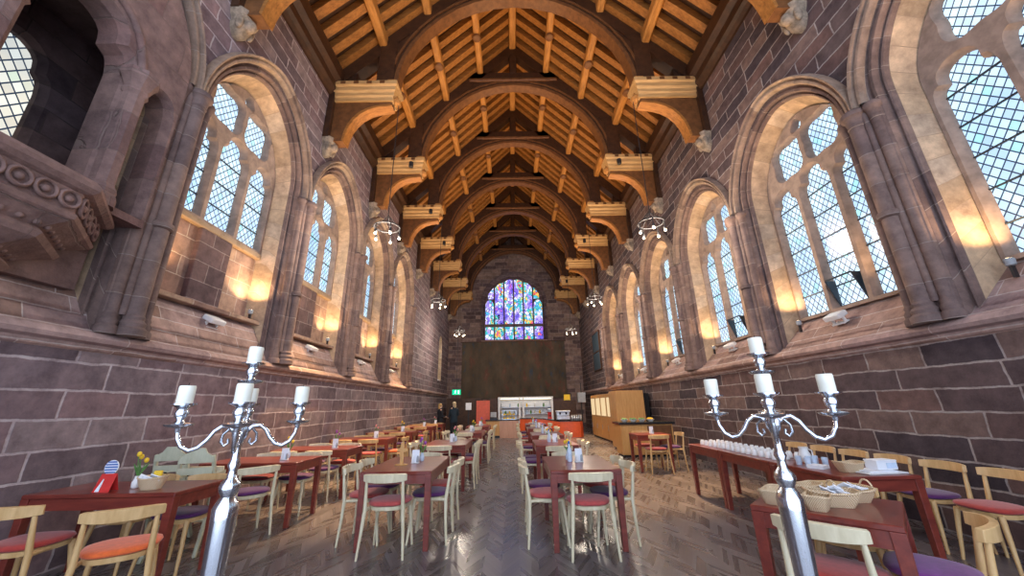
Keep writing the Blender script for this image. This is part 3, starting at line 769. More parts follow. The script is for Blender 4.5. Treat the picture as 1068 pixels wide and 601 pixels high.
# flood lights on the sills and small lamps in the far jambs
fl0 = None; ul0 = None
for s, cs in ((1, RIGHT_C[1:]), (-1, LEFT_C)):
    for i, c in enumerate(cs):
        side = 'cabinet' if s > 0 else 'pulpit'
        lab = 'white box floodlight on the sloping sill of the %s window, %s wall' % (ORD[i], side)
        if fl0 is None:
            fl0 = thing('floodlight', lab, 'floodlight', group='sill floodlights')
            MB().box(-.09, .09, -.14, .14, .08, .16, .012).build('housing', M['white'], fl0)
            MB().box(-.02, .02, -.11, -.09, 0, .09).box(-.02, .02, .09, .11, 0, .09).box(-.05, .05, -.11, .11, -.01, .012).build('bracket', M['white'], fl0)
            o = fl0
        else: o = dup(fl0, (0, 0, 0), 0, lab)
        x = s * (W + .24); z = 2.5
        o.location = (x, c + .05, z + .02 if s > 0 else z + .12); o.rotation_euler = (0, 0, 0 if s > 0 else PI)
        o.rotation_euler.y = -.5 if s > 0 else -.5
        if c > 1: spot((s * (W - .02), c, 2.85), (-s * 1.1, c, 12.6), E_ROOF, (1, .64, .30), 95, .8, .08)
        lab = 'small dark uplight by the far jamb of the %s window, %s wall' % (ORD[i], side)
        if ul0 is None:
            ul0 = thing('uplight', lab, 'uplight', group='jamb uplights')
            MB().lathe([(.02, 0), (.038, .01), (.042, .07), (.036, .08)], (0, 0, 0), 14).build('can', M['grey'], ul0, 40)
            MB().lathe([(.030, .076), (.030, .082)], (0, 0, 0), 14).build('lens', M['lens'], ul0)
            MB().box(-.02, .02, -.012, .012, -.12, .01).build('stem', M['iron'], ul0); o = ul0
        else: o = dup(ul0, (0, 0, 0), 0, lab)
        zz = 2.66 if s > 0 else 3.03
        o.location = (s * (W + .28), c + .90, zz)
        spot((s * (W + .27), c + .82, zz + .16), (s * (W + .27), c + .90, zz + 2.2), E_JAMB, (1, .66, .33), 130, .9, .03)
        spot((s * (W + .27), c - .82, zz + .16), (s * (W + .27), c - .90, zz + 2.2), E_JAMB * .8, (1, .66, .33), 130, .9, .03)  # unseen near-jamb light without a fixture, added to light the far reveal
# down lights carried by the hammer beams
dl = None
for s, k, tx, ty, e in ((-1, 2, -3.4, 6.9, 1.0), (-1, 4, -3.4, 13.9, 1.0), (1, 2, 2.2, 7.6, .9), (1, 4, 2.6, 11.6, .9), (-1, 3, -3.4, 9.4, .6), (1, 6, 2.6, 17.0, .8)):
    lab = 'small dark spotlight on the %s hammer beam of the %s truss' % ('pulpit-side' if s < 0 else 'cabinet-side', ORD[k])
    loc = Vector((s * 3.3, TY[k + 1] - .38, 8.80))
    if dl is None:
        dl = thing('spotlight', lab, 'spotlight', group='hammer beam spotlights')
        MB().lathe([(.05, .02), (.07, 0), (.07, -.16), (.06, -.16)], (0, 0, 0), 14).build('can', M['iron'], dl, 40)
        MB().box(-.012, .012, 0, .12, -.02, .0).build('bracket', M['iron'], dl); o = dl
    else: o = dup(dl, (0, 0, 0), 0, lab)
    o.location = loc
    spot(loc + Vector((0, 0, -.2)), (tx, ty, 0), E_DOWN * e * 4, (1, .62, .28), 30, .7, .05)

# ------------------------------------------------------------------ furniture
def make_table(name, label, w, d, loc, rz=0, group='red lacquered tables', ht=.745):
    t = thing(name, label, 'table', loc, rz, group)
    MB().box(-w / 2, w / 2, -d / 2, d / 2, ht - .035, ht, .006).build('tabletop', M['table'], t)
    ap = MB(); i = .012
    for y in (-d / 2 + i, d / 2 - i - .022): ap.box(-w / 2 + .06, w / 2 - .06, y, y + .022, ht - .125, ht - .034)
    for x in (-w / 2 + i, w / 2 - i - .022): ap.box(x, x + .022, -d / 2 + .06, d / 2 - .06, ht - .125, ht - .034)
    ap.build('apron', M['table'], t)
    for sx in (-1, 1):
        for sy in (-1, 1):
            x0, y0 = sx * (w / 2 - .036), sy * (d / 2 - .036)
            MB().bar((x0 + sx * .004, y0 + sy * .004, 0), (x0, y0, ht - .034), .052, .052, .07, .07).build('leg', M['table'], t, bevel=.004)
    return t
def table(label, x0, x1, y0, y1): return make_table('table', label, x1 - x0, y1 - y0, ((x0 + x1) / 2, (y0 + y1) / 2, 0))

CH = {}
def chair_proto(wood, seat):
    t = thing('chair', 'x', 'chair', group='curved back chairs')
    wm = M[wood]
    # seat pad: rounded shield shape
    n = 28; pts = []
    for i in range(n):
        a = 2 * PI * i / n; c_, s_ = math.cos(a), math.sin(a)
        e = 2 / 2.7; x = .215 * math.copysign(abs(c_) ** e, c_); y = .205 * math.copysign(abs(s_) ** e, s_)
        x *= 1 + .10 * (y / .205); pts.append((x, y))
    def ring(k, z): return [(x * k, y * k, z) for x, y in pts]
    MB().rings([ring(.86, .448), ring(.97, .455), ring(1.0, .468), ring(.97, .482), ring(.80, .492), ring(.4, .496), ring(.02, .497)]).build('seat_pad', M[seat], t, 60)
    MB().rings([ring(.80, .405), ring(.90, .412), ring(.93, .447), ring(.88, .449)]).build('seat_frame', wm, t, 40)
    # back rail: bent band
    R, half = .30, .80; m = 14; rr = []
    for i in range(m + 1):
        a = -half + 2 * half * i / m; k = 1 - .25 * abs(a / half) ** 2.5
        x, y = R * math.sin(a), -.285 + (R - R * math.cos(a)) * .85
        nx, ny = math.sin(a) * .011, -math.cos(a) * .011
        h = .088 * k; zc = .722
        rr.append([(x - nx, y - ny, zc - h / 2), (x + nx, y + ny - .012, zc - h / 2 + .004), (x + nx, y + ny - .02, zc + h / 2 - .004), (x - nx, y - ny - .008, zc + h / 2)])
    MB().rings(rr).build('back_rail', wm, t, 35, bevel=.003)
    for s in (-1, 1):
        MB().tube([(s * .225, -.225, 0), (s * .205, -.205, .25), (s * .19, -.20, .43), (s * .185, -.225, .60), (s * .183, -.246, .745)], [.012, .017, .021, .017, .013], 8).build('rear_leg', wm, t, 50)
        MB().tube([(s * .205, .205, 0), (s * .185, .175, .25), (s * .165, .15, .43)], [.012, .018, .022], 8).build('front_leg', wm, t, 50)
        MB().tube([(s * .185, -.20, .425), (s * .165, .15, .425)], .015, 8).build('side_rail', wm, t, 50)
    return t
SEATW = dict(purple='dark purple', coral='coral red', orange='orange', maroon='dark maroon', plum='dark plum', violet='bright violet', scarlet='scarlet')
def chair(x, y, face, wood, seat, where):
    """face: angle of the way the seat looks, degrees from +Y counter-clockwise"""
    lab = '%s chair with %s seat, %s' % ('pale' if wood == 'ash' else 'honey brown', SEATW[seat], where)
    k = (wood, seat); rz = math.radians(face)
    if k not in CH:
        CH[k] = chair_proto(wood, seat); o = CH[k]; o['label'] = lab
    else: o = dup(CH[k], (0, 0, 0), 0, lab)
    o.location = (x, y, 0); o.rotation_euler = (0, 0, rz); return o

# centre rows: (name, x0, x1, y0, y1)
LROW = [(-1.87, -1.10, 4.36, 5.60), (-1.85, -1.07, 7.10, 8.30), (-1.80, -1.02, 10.20, 11.40), (-1.80, -1.02, 13.1, 14.3)]
RROW = [(.17, .92, 4.25, 5.40), (.17, .90, 6.73, 7.9), (.22, .95, 8.95, 10.1), (.22, .95, 11.4, 12.55), (.25, .98, 13.8, 14.95)]
seq = ['coral', 'coral', 'purple', 'purple', 'coral', 'purple', 'maroon']
for row, rn in ((LROW, 'left'), (RROW, 'right')):
    for i, (x0, x1, y0, y1) in enumerate(row):
        tn_ = '%s %s aisle table' % (ORD[i], 'pulpit-side' if rn == 'left' else 'cabinet-side')
        table('dark red wooden dining table, ' + tn_, x0, x1, y0, y1)
        xm = (x0 + x1) / 2
        c = seq[i:] + seq[:i]
        if rn == 'left':
            near = (xm - .04, y0 + .02); L = [y0 + .40, y0 + .88]; Rr = [y0 + .40, y0 + .88]
        else:
            near = (xm + .0, y0 - .0); L = [y0 + .35, y0 + .83]; Rr = [y0 + .37, y0 + .84]
        chair(near[0], near[1], 0, 'ash', c[0], 'near end of ' + tn_)
        chair(x0 - .02, L[0], -90, 'ash', c[1], 'pulpit side, near half of ' + tn_)
        chair(x0 - .02, L[1], -90, 'ash', c[2], 'pulpit side, far half of ' + tn_)
        chair(x1 - .07, Rr[0], 90, 'ash', c[3], 'cabinet side, near half of ' + tn_)
        chair(x1 - .07, Rr[1], 90, 'ash', c[4], 'cabinet side, far half of ' + tn_)
        chair(xm, y1 + .02, 180, 'ash', c[5], 'far end of ' + tn_)
# left wall row
TROW = [(-4.40, -3.10, 3.50, 4.08), (-4.30, -3.03, 5.22, 5.92), (-4.32, -3.02, 6.72, 7.42), (-4.28, -2.98, 8.75, 9.45), (-4.30, -3.0, 10.9, 11.6), (-4.35, -3.02, 13.6, 14.3), (-4.35, -3.02, 15.6, 16.3)]
for i, (x0, x1, y0, y1) in enumerate(TROW):
    tn_ = '%s pulpit wall table' % ORD[i]
    table('dark red wooden table end on to the wall, ' + tn_, x0, x1, y0, y1)
    wd = 'ash' if i in (1, 2) else 'oak'
    if i == 0:
        chair(-3.10, 3.14, 34, 'oak', 'orange', 'turned before ' + tn_)
        chair(-3.95, 3.28, 8, 'oak', 'scarlet', 'cut by the frame before ' + tn_)
        chair(-3.42, 4.05, 180, 'oak', 'purple', 'behind aisle half of ' + tn_)
        chair(-3.98, 4.08, 180, 'oak', 'plum', 'behind wall half of ' + tn_)
        continue
    if i == 1:
        chair(-3.42, 4.98, 48, 'ash', 'purple', 'turned in front of the ' + tn_)
        chair(-3.97, 5.16, 0, 'ash', 'maroon', 'before wall half of ' + tn_)
    else:
        chair(x1 - .35, y0 - .02, 0, wd, 'purple' if i % 2 == 0 else 'coral', 'before aisle half of ' + tn_)
        chair(x1 - .92, y0 - .02, 0, wd, 'purple', 'before wall half of ' + tn_)
    chair(x1 - .35, y1 + .02, 180, wd, 'coral' if i % 2 == 0 else 'purple', 'behind aisle half of ' + tn_)
    chair(x1 - .92, y1 + .02, 180, wd, 'maroon' if i % 2 else 'purple', 'behind wall half of ' + tn_)
    if i in (3, 4): chair(x1 + .05, (y0 + y1) / 2, 90, 'oak', 'orange' if i == 3 else 'maroon', 'aisle end of ' + tn_)
# right wall run, corner table, far table
AY = [3.62, 4.60, 5.70, 6.62]
for i in range(3):
    table('dark red table in the joined run, %s' % ('one with shallow basket and white box', 'middle one with jug and cups', 'far one covered in upturned cups')[i], 2.70, 3.42, AY[i] + .004, AY[i + 1] - .004)
for i, y in enumerate([3.72, 4.25, 4.78, 5.30, 5.80, 6.32]):
    chair(4.06, y, 90, 'oak', ('scarlet', 'purple', 'maroon', 'purple', 'coral', 'maroon')[i], '%s along the cabinet wall' % ORD[i])
make_table('table', 'small square dark red table turned cornerwise and holding wicker baskets', .73, .73, (1.87, 2.775, 0), PI / 4)
chair(1.645, 2.50, -50, 'ash', 'scarlet', 'behind the candelabrum at the basket table')
chair(2.165, 2.49, 46, 'oak', 'violet', 'at the aisle-away corner of basket table')
chair(2.24, 3.13, 135, 'oak', 'maroon', 'on the wall side of the basket table')
table('dark red wooden table in front of the food cupboard', 2.50, 3.24, 8.62, 9.24)
chair(2.86, 8.56, 0, 'oak', 'maroon', 'before the table by the food cupboard')
chair(3.32, 8.93, 90, 'oak', 'purple', 'wall end of food cupboard table')
chair(2.86, 9.30, 180, 'oak', 'coral', 'behind food cupboard table, aisle half')

# high chairs stacked by the left wall
hc = None
for i, (x, y, rz) in enumerate(((-4.20, 4.74, .2), (-3.72, 4.50, .3))):
    lab = 'grey green wooden high chair behind the red card table, ' + ('next to the wall', 'nearer the aisle')[i]
    if hc is None:
        hc = thing('high_chair', lab, 'high chair', group='wooden high chairs')
        for s in (-1, 1):
            MB().bar((s * .22, .20, 0), (s * .15, -.10, .93), .03, .05, .03, .04).build('side_post', M['hc'], hc, bevel=.004)
            MB().bar((s * .22, -.26, 0), (s * .18, .02, .56), .03, .045).build('leg', M['hc'], hc, bevel=.004)
            MB().bar((s * .17, -.06, .72), (s * .17, .24, .72), .03, .04).build('arm_rail', M['hc'], hc, bevel=.004)
        bk = MB().rings([[(x_, yy, z) for x_, z in ((-.16, .86), (.16, .86), (.15, .92), (.09, .96), (.06, 1.01), (-.06, 1.01), (-.09, .96), (-.15, .92))] for yy in (-.115, -.092)]); bk.build('headboard', M['hc'], hc)
        for z in (.62, .74): MB().box(-.16, .16, -.085 + (.74 - z) * .3, -.065 + (.74 - z) * .3, z, z + .07).build('back_slat', M['hc'], hc)
        MB().box(-.17, .17, -.06, .22, .50, .52, .006).build('seat', M['hc'], hc)
        MB().box(-.19, .19, .10, .22, .24, .26, .006).build('footrest', M['hc'], hc)
        MB().tube([(-.10, -.06, .78), (-.02, .10, .60), (.10, .0, .70)], .012, 6).build('strap', M['black'], hc)
        o = hc
    else: o = dup(hc, (0, 0, 0), 0, lab)
    o.location = (x, y, 0); o.rotation_euler = (0, 0, rz)

# candelabra
def candelabrum(label, x, y, rz):
    t = thing('candelabrum', label, 'candelabrum', (x, y, 0), rz, 'silver candelabra')
    MB().lathe([(.20, 0), (.20, .015), (.17, .03), (.12, .06), (.06, .09), (.045, .13), (.05, .15)], n=28).build('base', M['silver'], t, 50)
    MB().lathe([(.026, .14), (.030, .30), (.038, .70), (.046, .98), (.048, 1.02), (.036, 1.045), (.026, 1.06), (.034, 1.075), (.040, 1.095), (.034, 1.115), (.020, 1.13), (.016, 1.16), (.024, 1.18), (.017, 1.20), (.013, 1.26), (.020, 1.275), (.030, 1.295), (.032, 1.32), (.022, 1.345), (.014, 1.36), (.011, 1.46), (.016, 1.475), (.012, 1.49), (.012, 1.52)], n=22).build('stem', M['silver'], t, 50)
    def holder(px, py, z, parent_t):
        h = MB().lathe([(.008, -.03), (.012, -.015), (.05, -.004), (.054, .004), (.02, .010), (.013, .018), (.022, .032), (.026, .048), (.018, .062), (.024, .070), (.045, .078), (.046, .084), (.015, .084)], (px, py, z), 20).build('candle_holder', M['silver'], parent_t, 50)
        MB().lathe([(.026, .080), (.029, .083), (.0295, .148), (.0275, .156), (.020, .153), (.004, .152)], (px, py, z), 20).build('candle', M['wax'], h, 50)
        MB().tube([(px, py, z + .15), (px + .002, py, z + .168)], .0018, 6).build('wick', M['wick'], h)
    for i in range(4):
        a = PI / 2 * i; ca, sa = math.cos(a), math.sin(a)
        kx = .80
        prof = [(.018, 1.315), (.05, 1.345), (.085, 1.350), (.115, 1.33), (.14, 1.295), (.17, 1.268), (.205, 1.258), (.24, 1.275), (.262, 1.31), (.268, 1.345)]
        arm = MB().tube([(r * kx * ca, r * kx * sa, z - .012) for r, z in prof], [.010, .010, .0095, .009, .009, .009, .009, .009, .008, .007], 8)
        sc = [(.05, 1.338), (.075, 1.315), (.08, 1.285), (.062, 1.268), (.045, 1.280), (.05, 1.297)]
        arm.tube([(r * kx * ca, r * kx * sa, z - .012) for r, z in sc], .006, 6)
        arm.build('arm', M['silver'], t, 60)
        holder(.268 * kx * ca, .268 * kx * sa, 1.348, t)
    holder(0, 0, 1.525, t)
    return t
candelabrum('tall silver candelabrum with five ivory candles beside the red card table', -1.41, 1.72, math.radians(31))
candelabrum('tall silver candelabrum with ivory candles in front of the basket table', .915, 1.70, math.radians(-34))

# ------------------------------------------------------------------ things on the tables
ZT = .746
def flower(label, x, y, petal, vase='glassy', h=.14):
    t = thing('flower_vase', label, 'vase', (x, y, ZT), 0)
    MB().lathe([(.022, 0), (.03, .01), (.032, .05), (.018, .085), (.02, .10), (.012, .10)], n=14).build('vase', M[vase], t, 50)
    st = MB(); pt = MB(); lf = MB()
    for i in range(3):
        a = 2.1 * i + .4; ex, ey, ez = .035 * math.cos(a), .035 * math.sin(a), .10 + h * (.7 + .18 * i)
        st.tube([(0, 0, .06), (ex * .5, ey * .5, .06 + h * .5), (ex, ey, ez)], .003, 6)
        pt.lathe([(.004, -.005), (.014, .002), (.018, .016), (.015, .032), (.004, .040)], (ex, ey, ez), 8)
        lf.rings([[(0, 0, .09), (.004, 0, .09), (0, .004, .09)], [(ex * .9 - .012, ey, .10 + h * .4), (ex * .9 + .012, ey + .006, .10 + h * .4), (ex * .9, ey - .012, .10 + h * .4)], [(ex * 1.8, ey * 1.8, .10 + h * .7), (ex * 1.8 + .002, ey * 1.8, .10 + h * .7), (ex * 1.8, ey * 1.8 + .002, .10 + h * .7)]])
    st.build('stem', M['leaf'], t); lf.build('leaf', M['leaf'], t); pt.build('blossom', M[petal], t, 60)
    return t
def caddy(label, x, y, rz=0):
    t = thing('menu_holder', label, 'menu holder', (x, y, ZT), rz)
    MB().box(-.05, .05, -.03, .03, 0, .012, .003).build('base', M['white'], t)
    MB().box(-.045, .045, -.004, .004, .01, .15).build('card', M['paper'], t)
    MB().lathe([(.014, .012), (.016, .02), (.013, .07), (.006, .085)], (-.03, -.018, 0), 10).build('salt_pot', M['china'], t, 50)
    MB().lathe([(.014, .012), (.016, .02), (.013, .07), (.006, .085)], (.03, -.018, 0), 10).build('pepper_pot', M['grey'], t, 50)
    return t
def bottle(label, x, y):
    t = thing('water_bottle', label, 'bottle', (x, y, ZT))
    MB().lathe([(.026, 0), (.03, .006), (.03, .12), (.014, .165), (.012, .20)], n=14).build('body', M['glassy'], t, 50)
    MB().lathe([(.0135, .198), (.0135, .225), (.01, .228)], n=12).build('cap', M['blue'], t, 40)
    return t
for i, (x0, x1, y0, y1) in enumerate(LROW[:4]):
    xm, ym = (x0 + x1) / 2, y0 + .62
    w_ = '%s pulpit-side aisle table' % ORD[i]
    caddy('white menu holder with salt and pepper on the ' + w_, xm + .06, ym - .02)
    flower('glass vase of %s flowers on the %s' % (('mauve', 'pink', 'yellow', 'mauve')[i], w_), xm + .10, ym + .14, ('mauve', 'pinkp', 'yellow', 'mauve')[i])
for i, (x0, x1, y0, y1) in enumerate(RROW):
    xm, ym = (x0 + x1) / 2 - .06, y0 + .60
    w_ = '%s cabinet-side aisle table' % ORD[i]
    bottle('clear water bottle with blue cap on the ' + w_, xm - .02, ym)
    flower('glass vase of %s flowers on the %s' % (('yellow', 'yellow', 'pink', 'mauve', 'yellow')[i], w_), xm - .02, ym + .13, ('yellow', 'yellow', 'pinkp', 'mauve', 'yellow')[i], h=.10)
    caddy('white menu holder with salt and pepper on the ' + w_, xm + .08, ym - .05, .3)
for i, (x0, x1, y0, y1) in enumerate(TROW):
    if i == 0: continue
    w_ = '%s pulpit wall table' % ORD[i]
    caddy('white menu holder with salt and pepper on the ' + w_, -3.35, (y0 + y1) / 2 - .08, .2)
    flower('glass vase of %s flowers on the %s' % (('pink', 'yellow', 'mauve')[i % 3], w_), -3.42, (y0 + y1) / 2 + .12, ('pinkp', 'yellow', 'mauve')[i % 3])
# wooden cross on the nearest left table
t = thing('wooden_cross', 'small plain wooden cross standing on a bare red aisle table', 'cross', (-1.55, 4.80, ZT))
MB().box(-.07, .07, -.035, .035, 0, .014, .003).build('foot', M['cabinet'], t)
MB().prism([(-.02, .014), (.02, .014), (.02, .15), (.062, .15), (.062, .188), (.02, .188), (.02, .25), (-.02, .25), (-.02, .188), (-.062, .188), (-.062, .15), (-.02, .15)], -.009, .009, lambda u, v, h: (u, h, v)).build('upright', M['cabinet'], t)
# red card stand and basket on the nearest wall table
t = thing('card_stand', 'red folded card stand with blue and white striped oval topper on nearest wall table', 'card stand', (-3.80, 3.60, ZT), .12)
MB().rings([[(-.065, -.05, 0), (.065, -.05, 0), (.065, -.045, 0), (-.065, -.045, 0)], [(-.06, -.004, .14), (.06, -.004, .14), (.06, .004, .14), (-.06, .004, .14)]]).rings([[(-.065, .05, 0), (.065, .05, 0), (.065, .045, 0), (-.065, .045, 0)], [(-.06, -.004, .14), (.06, -.004, .14), (.06, .004, .14), (-.06, .004, .14)]]).build('card', M['cardred'], t)
MB().rings([[(.055 * math.cos(a), yy, .19 + .06 * math.sin(a)) for a in [2 * PI * k / 24 for k in range(24)]] for yy in (-.004, .004)]).build('topper', M['paper'], t)
sp_ = MB()
for k in range(5):
    zz = .145 + .021 * k; hw = .05 * math.sqrt(max(.05, 1 - ((zz - .185) / .062) ** 2)); sp_.box(-hw, hw, -.007, -.0042, zz, zz + .011)
sp_.build('stripes', M['blue'], t)
MB().rings([[(-.045, -.053 + .05 * .0, .006), (-.012, -.053, .006), (-.012, -.049, .006), (-.045, -.049, .006)], [(-.024, -.022, .10), (-.018, -.022, .10), (-.018, -.018, .10), (-.024, -.018, .10)]]).build('white_panel', M['paper'], t)
flower('white vase with a single yellow tulip beside the red card stand', -3.66, 3.72, 'yellow', 'china', .16)

def basket(label, x, y, rz, lx, ly, h=.068, handle=False, cloth=False, fill=None, round_=False, z0=ZT):
    t = thing('wicker_basket', label, 'basket', (x, y, z0), rz, 'wicker baskets')
    def ring(k, z, kz=0):
        o = []
        for i in range(28):
            a = 2 * PI * i / 28; e = 1 if round_ else 2 / 4.5; c_, s_ = math.cos(a), math.sin(a)
            px = lx * k * math.copysign(abs(c_) ** e, c_); py = ly * k * math.copysign(abs(s_) ** e, s_)
            o.append((px, py, z + kz * (px / lx) ** 2))
        return o
    MB().rings([ring(.70, .0), ring(.76, .015), ring(.89, h * .6), ring(1.0, h, .015), ring(.95, h, .015), ring(.86, h * .55), ring(.76, .02)]).build('body', M['wicker'], t, 60)
    rm_ = ring(.985, h + .004, .015); MB().tube(rm_ + [rm_[0]], .008, 6).build('rim', M['wicker'], t, 60)
    if handle:
        for s in (-1, 1): MB().tube([(s * lx * .95, .045 * math.cos(a), h + .01 + .055 * math.sin(a)) for a in [PI * k / 8 for k in range(9)]], .006, 6).build('handle', M['wicker'], t, 60)
    if fill:
        fm = MB(); r_ = random.Random(int(abs(x * 1000)))
        for i in range(7): 
            px, py = r_.uniform(-.5, .5) * lx, r_.uniform(-.5, .5) * ly
            a = r_.uniform(0, PI); q = .05
            z_ = h * .55 + .008 * i
            fm.rings([[(px + q * math.cos(a + k * PI / 2 + .2) * 1.1, py + q * math.sin(a + k * PI / 2 + .2), z_ + dz + (.035 if k == 1 else 0)) for k in range(4)] for dz in (0, .008)])
        fm.build('contents', M[fill], t)
    return t
basket('round wicker basket of paper napkins beside the red card stand', -3.46, 3.66, 0, .115, .09, .085, fill='paper', round_=True)
MB_y = thing('paper_packet', 'yellow paper packet standing in the napkin basket on the nearest wall table', 'packet', (-3.45, 3.69, ZT + .06), .3)
MB().box(-.03, .03, -.012, .012, 0, .085, .004).build('sleeve', M['yellow'], MB_y)
basket('oblong wicker basket at the aisle corner of the basket table', 1.555, 2.80, .75, .125, .075)
basket('oblong wicker basket just behind the candelabrum stem', 1.70, 2.62, .75, .105, .068)
basket('large flared wicker basket in the middle of the basket table', 1.86, 2.70, -.35, .145, .085, .075, fill='paper')
basket('wicker basket with hoop handles on the basket table', 2.07, 2.80, .05, .13, .085, .065, handle=True, fill='paper')
basket('flat wicker basket behind the others on the basket table', 1.86, 2.95, .1, .12, .07, .07)
basket('shallow wicker basket at the near end of the joined tables', 2.99, 3.86, .1, .115, .08, .07, handle=False)
# white box on a tray of papers
t = thing('paper_tray', 'flat white tray of papers on the near table of the joined run', 'tray', (3.20, 3.80, ZT), .1)
MB().box(-.21, .19, -.11, .14, 0, .012, .004).build('tray', M['white'], t)
MB().box(-.17, .12, -.08, .11, .012, .024, .002).build('paper_stack', M['paper'], t)
t = thing('white_box', 'white cardboard box resting on the paper tray of the joined tables', 'box', (3.27, 3.83, ZT + .025), .1)
MB().box(-.105, .105, -.06, .06, 0, .07, .003).build('carton', M['paper'], t)
MB().box(-.108, .108, -.063, .063, .07, .082, .003).build('lid', M['paper'], t)
MB().box(-.01, .095, -.0625, -.060, .012, .058).build('print_panel', M['glassy'], t)
t = thing('glass_jug', 'white glass jug standing among the tableware of the joined run', 'jug', (3.02, 4.45, ZT))
MB().lathe([(.045, 0), (.055, .01), (.06, .08), (.04, .13), (.05, .16), (.046, .16)], n=18).build('body', M['china'], t, 50)
MB().tube([(.045, 0, .14), (.09, 0, .12), (.09, 0, .06), (.055, 0, .04)], .007, 6).build('handle', M['china'], t, 50)
t = thing('paper_stack', 'loose pile of white napkins beside the shallow basket', 'napkins', (2.86, 4.08, ZT), .5)
for i in range(4): MB().box(-.07, .07, -.07, .07, .008 * i, .008 * i + .007).build('napkin', M['paper'], t)
cup = None
for r in range(3):
    for i in range(15):
        y = 4.72 + .122 * i; x = 2.86 + .13 * r
        if cup is None:
            cup = MB().lathe([(.036, 0), (.038, .004), (.030, .055), (.022, .068), (.021, .075), (.017, .075)], n=14).build('upturned_cup', M['china'], None, 50)
            tag(cup, 'upturned white cup in the rows of cups on the joined tables', 'cup', 'upturned cups on the joined tables'); o = cup
        else: o = cup.copy(); COL.objects.link(o)
        o.location = (x + rnd.uniform(-.008, .008), y + rnd.uniform(-.008, .008), ZT)
gl_ = None
for i in range(6):
    x, y = 2.84 + .09 * (i % 3), 4.18 + .10 * (i // 3) + .03 * (i % 2)
    if gl_ is None:
        gl_ = MB().lathe([(.024, 0), (.026, .004), (.03, .085), (.027, .085), (.022, .008)], n=14).build('tumbler', M['glassy'], None, 50)
        tag(gl_, 'clear glass tumbler beside the white jug on the joined tables', 'glass', 'tumblers by the jug'); o = gl_
    else: o = gl_.copy(); COL.objects.link(o)
    o.location = (x, y, ZT)
caddy('white menu holder on the table by the food cupboard', 2.92, 8.9)

# ------------------------------------------------------------------ far end: cafe
Yc = 18.0
t = thing('cafe_counter', 'wooden cafe counter with dark top beside the orange bar', 'counter', (0, Yc, 0))
MB().box(-1.45, -.82, 0, .7, .10, .74).build('wood_panel', M['cabinet'], t)
MB().box(-.82, .06, -.03, .7, .0, .74).build('pink_panel', M['pinkwood'], t)
MB().box(-1.45, -.82, .03, .7, 0, .10).build('plinth', M['black'], t)
MB().box(-1.50, .10, -.06, .75, .74, .78, .01).build('worktop', M['black'], t)
t = thing('orange_bar', 'curved orange bar front with dark top at the far end', 'bar', (0, Yc, 0))
path = [(.12, .12), (.5, .02), (.9, -.06), (1.25, -.06), (1.55, -.12), (1.9, -.25), (2.4, -.32), (2.85, -.30), (3.0, -.1), (3.0, .5)]
def tz(x): return .80 if x < 1.1 else (.80 - .13 * min(1, (x - 1.1) / .7))
MB().rings([[(x, y, 0), (x, y, tz(x)), (x, y + .12, tz(x)), (x, y + .12, 0)] for x, y in path]).build('front', M['orangep'], t, 40)
MB().rings([[(x, y - .04, tz(x)), (x, y - .04, tz(x) + .035), (x, y + .55, tz(x) + .035), (x, y + .55, tz(x))] for x, y in path[:-1]]).build('bar_top', M['black'], t)
t = thing('red_partition', 'tall red orange standing board beside the cafe counter', 'partition', (-1.66, 19.0, 0))
MB().box(-.33, .33, -.03, .03, .04, 1.66, .006).build('board', M['redpanel'], t)
for s in (-1, 1): MB().box(s * .28 - .03, s * .28 + .03, -.2, .2, 0, .04, .005).build('foot', M['black'], t)
# servery with lit hatch
t = thing('servery_unit', 'kitchen servery with lit shelves below the tapestry', 'servery', (0, 20.6, 0))
MB().box(-1.55, -.98, 0, .5, 0, 1.78).build('left_cupboard', M['dark'], t)
MB().box(1.98, 3.2, 0, .5, 0, 1.62).build('right_cupboard', M['dark'], t)
MB().box(-.98, 1.98, .45, .5, 0, 1.80).build('back_panel', M['paper'], t)
MB().box(-.98, 1.98, 0, .5, 1.78, 1.84).build('top_panel', M['white'], t)
MB().box(-.98, 1.98, 0, .5, 0, .5).build('lower_cupboard', M['cabinet'], t)
for x in (-.98, .12, .32, 1.86): MB().box(x, x + .10, -.01, .06, .5, 1.79).build('post', M['white'], t)
for z in (.95, 1.3): MB().box(-.9, 1.9, .1, .45, z, z + .02).build('shelf', M['steel'], t)
MB().box(-.85, 1.85, .05, .09, 1.72, 1.765).build('lamp_strip', M['tube'], t)
bt = None; r_ = random.Random(3); BT = {}
for z in (.5, .97, 1.32):
    for i in range(12):
        x = -.80 + .225 * i + r_.uniform(-.03, .03); mk = r_.choice(['yellow', 'white', 'grey', 'glassy', 'leaf', 'steel'])
        if z > 1.1 and i % 2: continue
        if mk not in BT:
            o = MB().lathe([(.04, 0), (.045, .008), (.045, .13), (.03, .16), (.03, .19), (.025, .19)], n=10).build('jar', M[mk], None, 50); BT[mk] = o
            tag(o, None, 'jar', 'jars on the servery shelves')
        else: o = BT[mk].copy(); COL.objects.link(o)
        lv = {.5: 'bottom', .97: 'middle', 1.32: 'top'}[z]
        nm = dict(yellow='yellow', white='white', grey='grey', glassy='pale blue', leaf='green', steel='steel')[mk]
        o['label'] = '%s jar, %s along the %s shelf of the lit servery' % (nm, (ORD + ['eleventh', 'twelfth'])[i], lv)
        o.location = (x, 20.6 + .26, z)
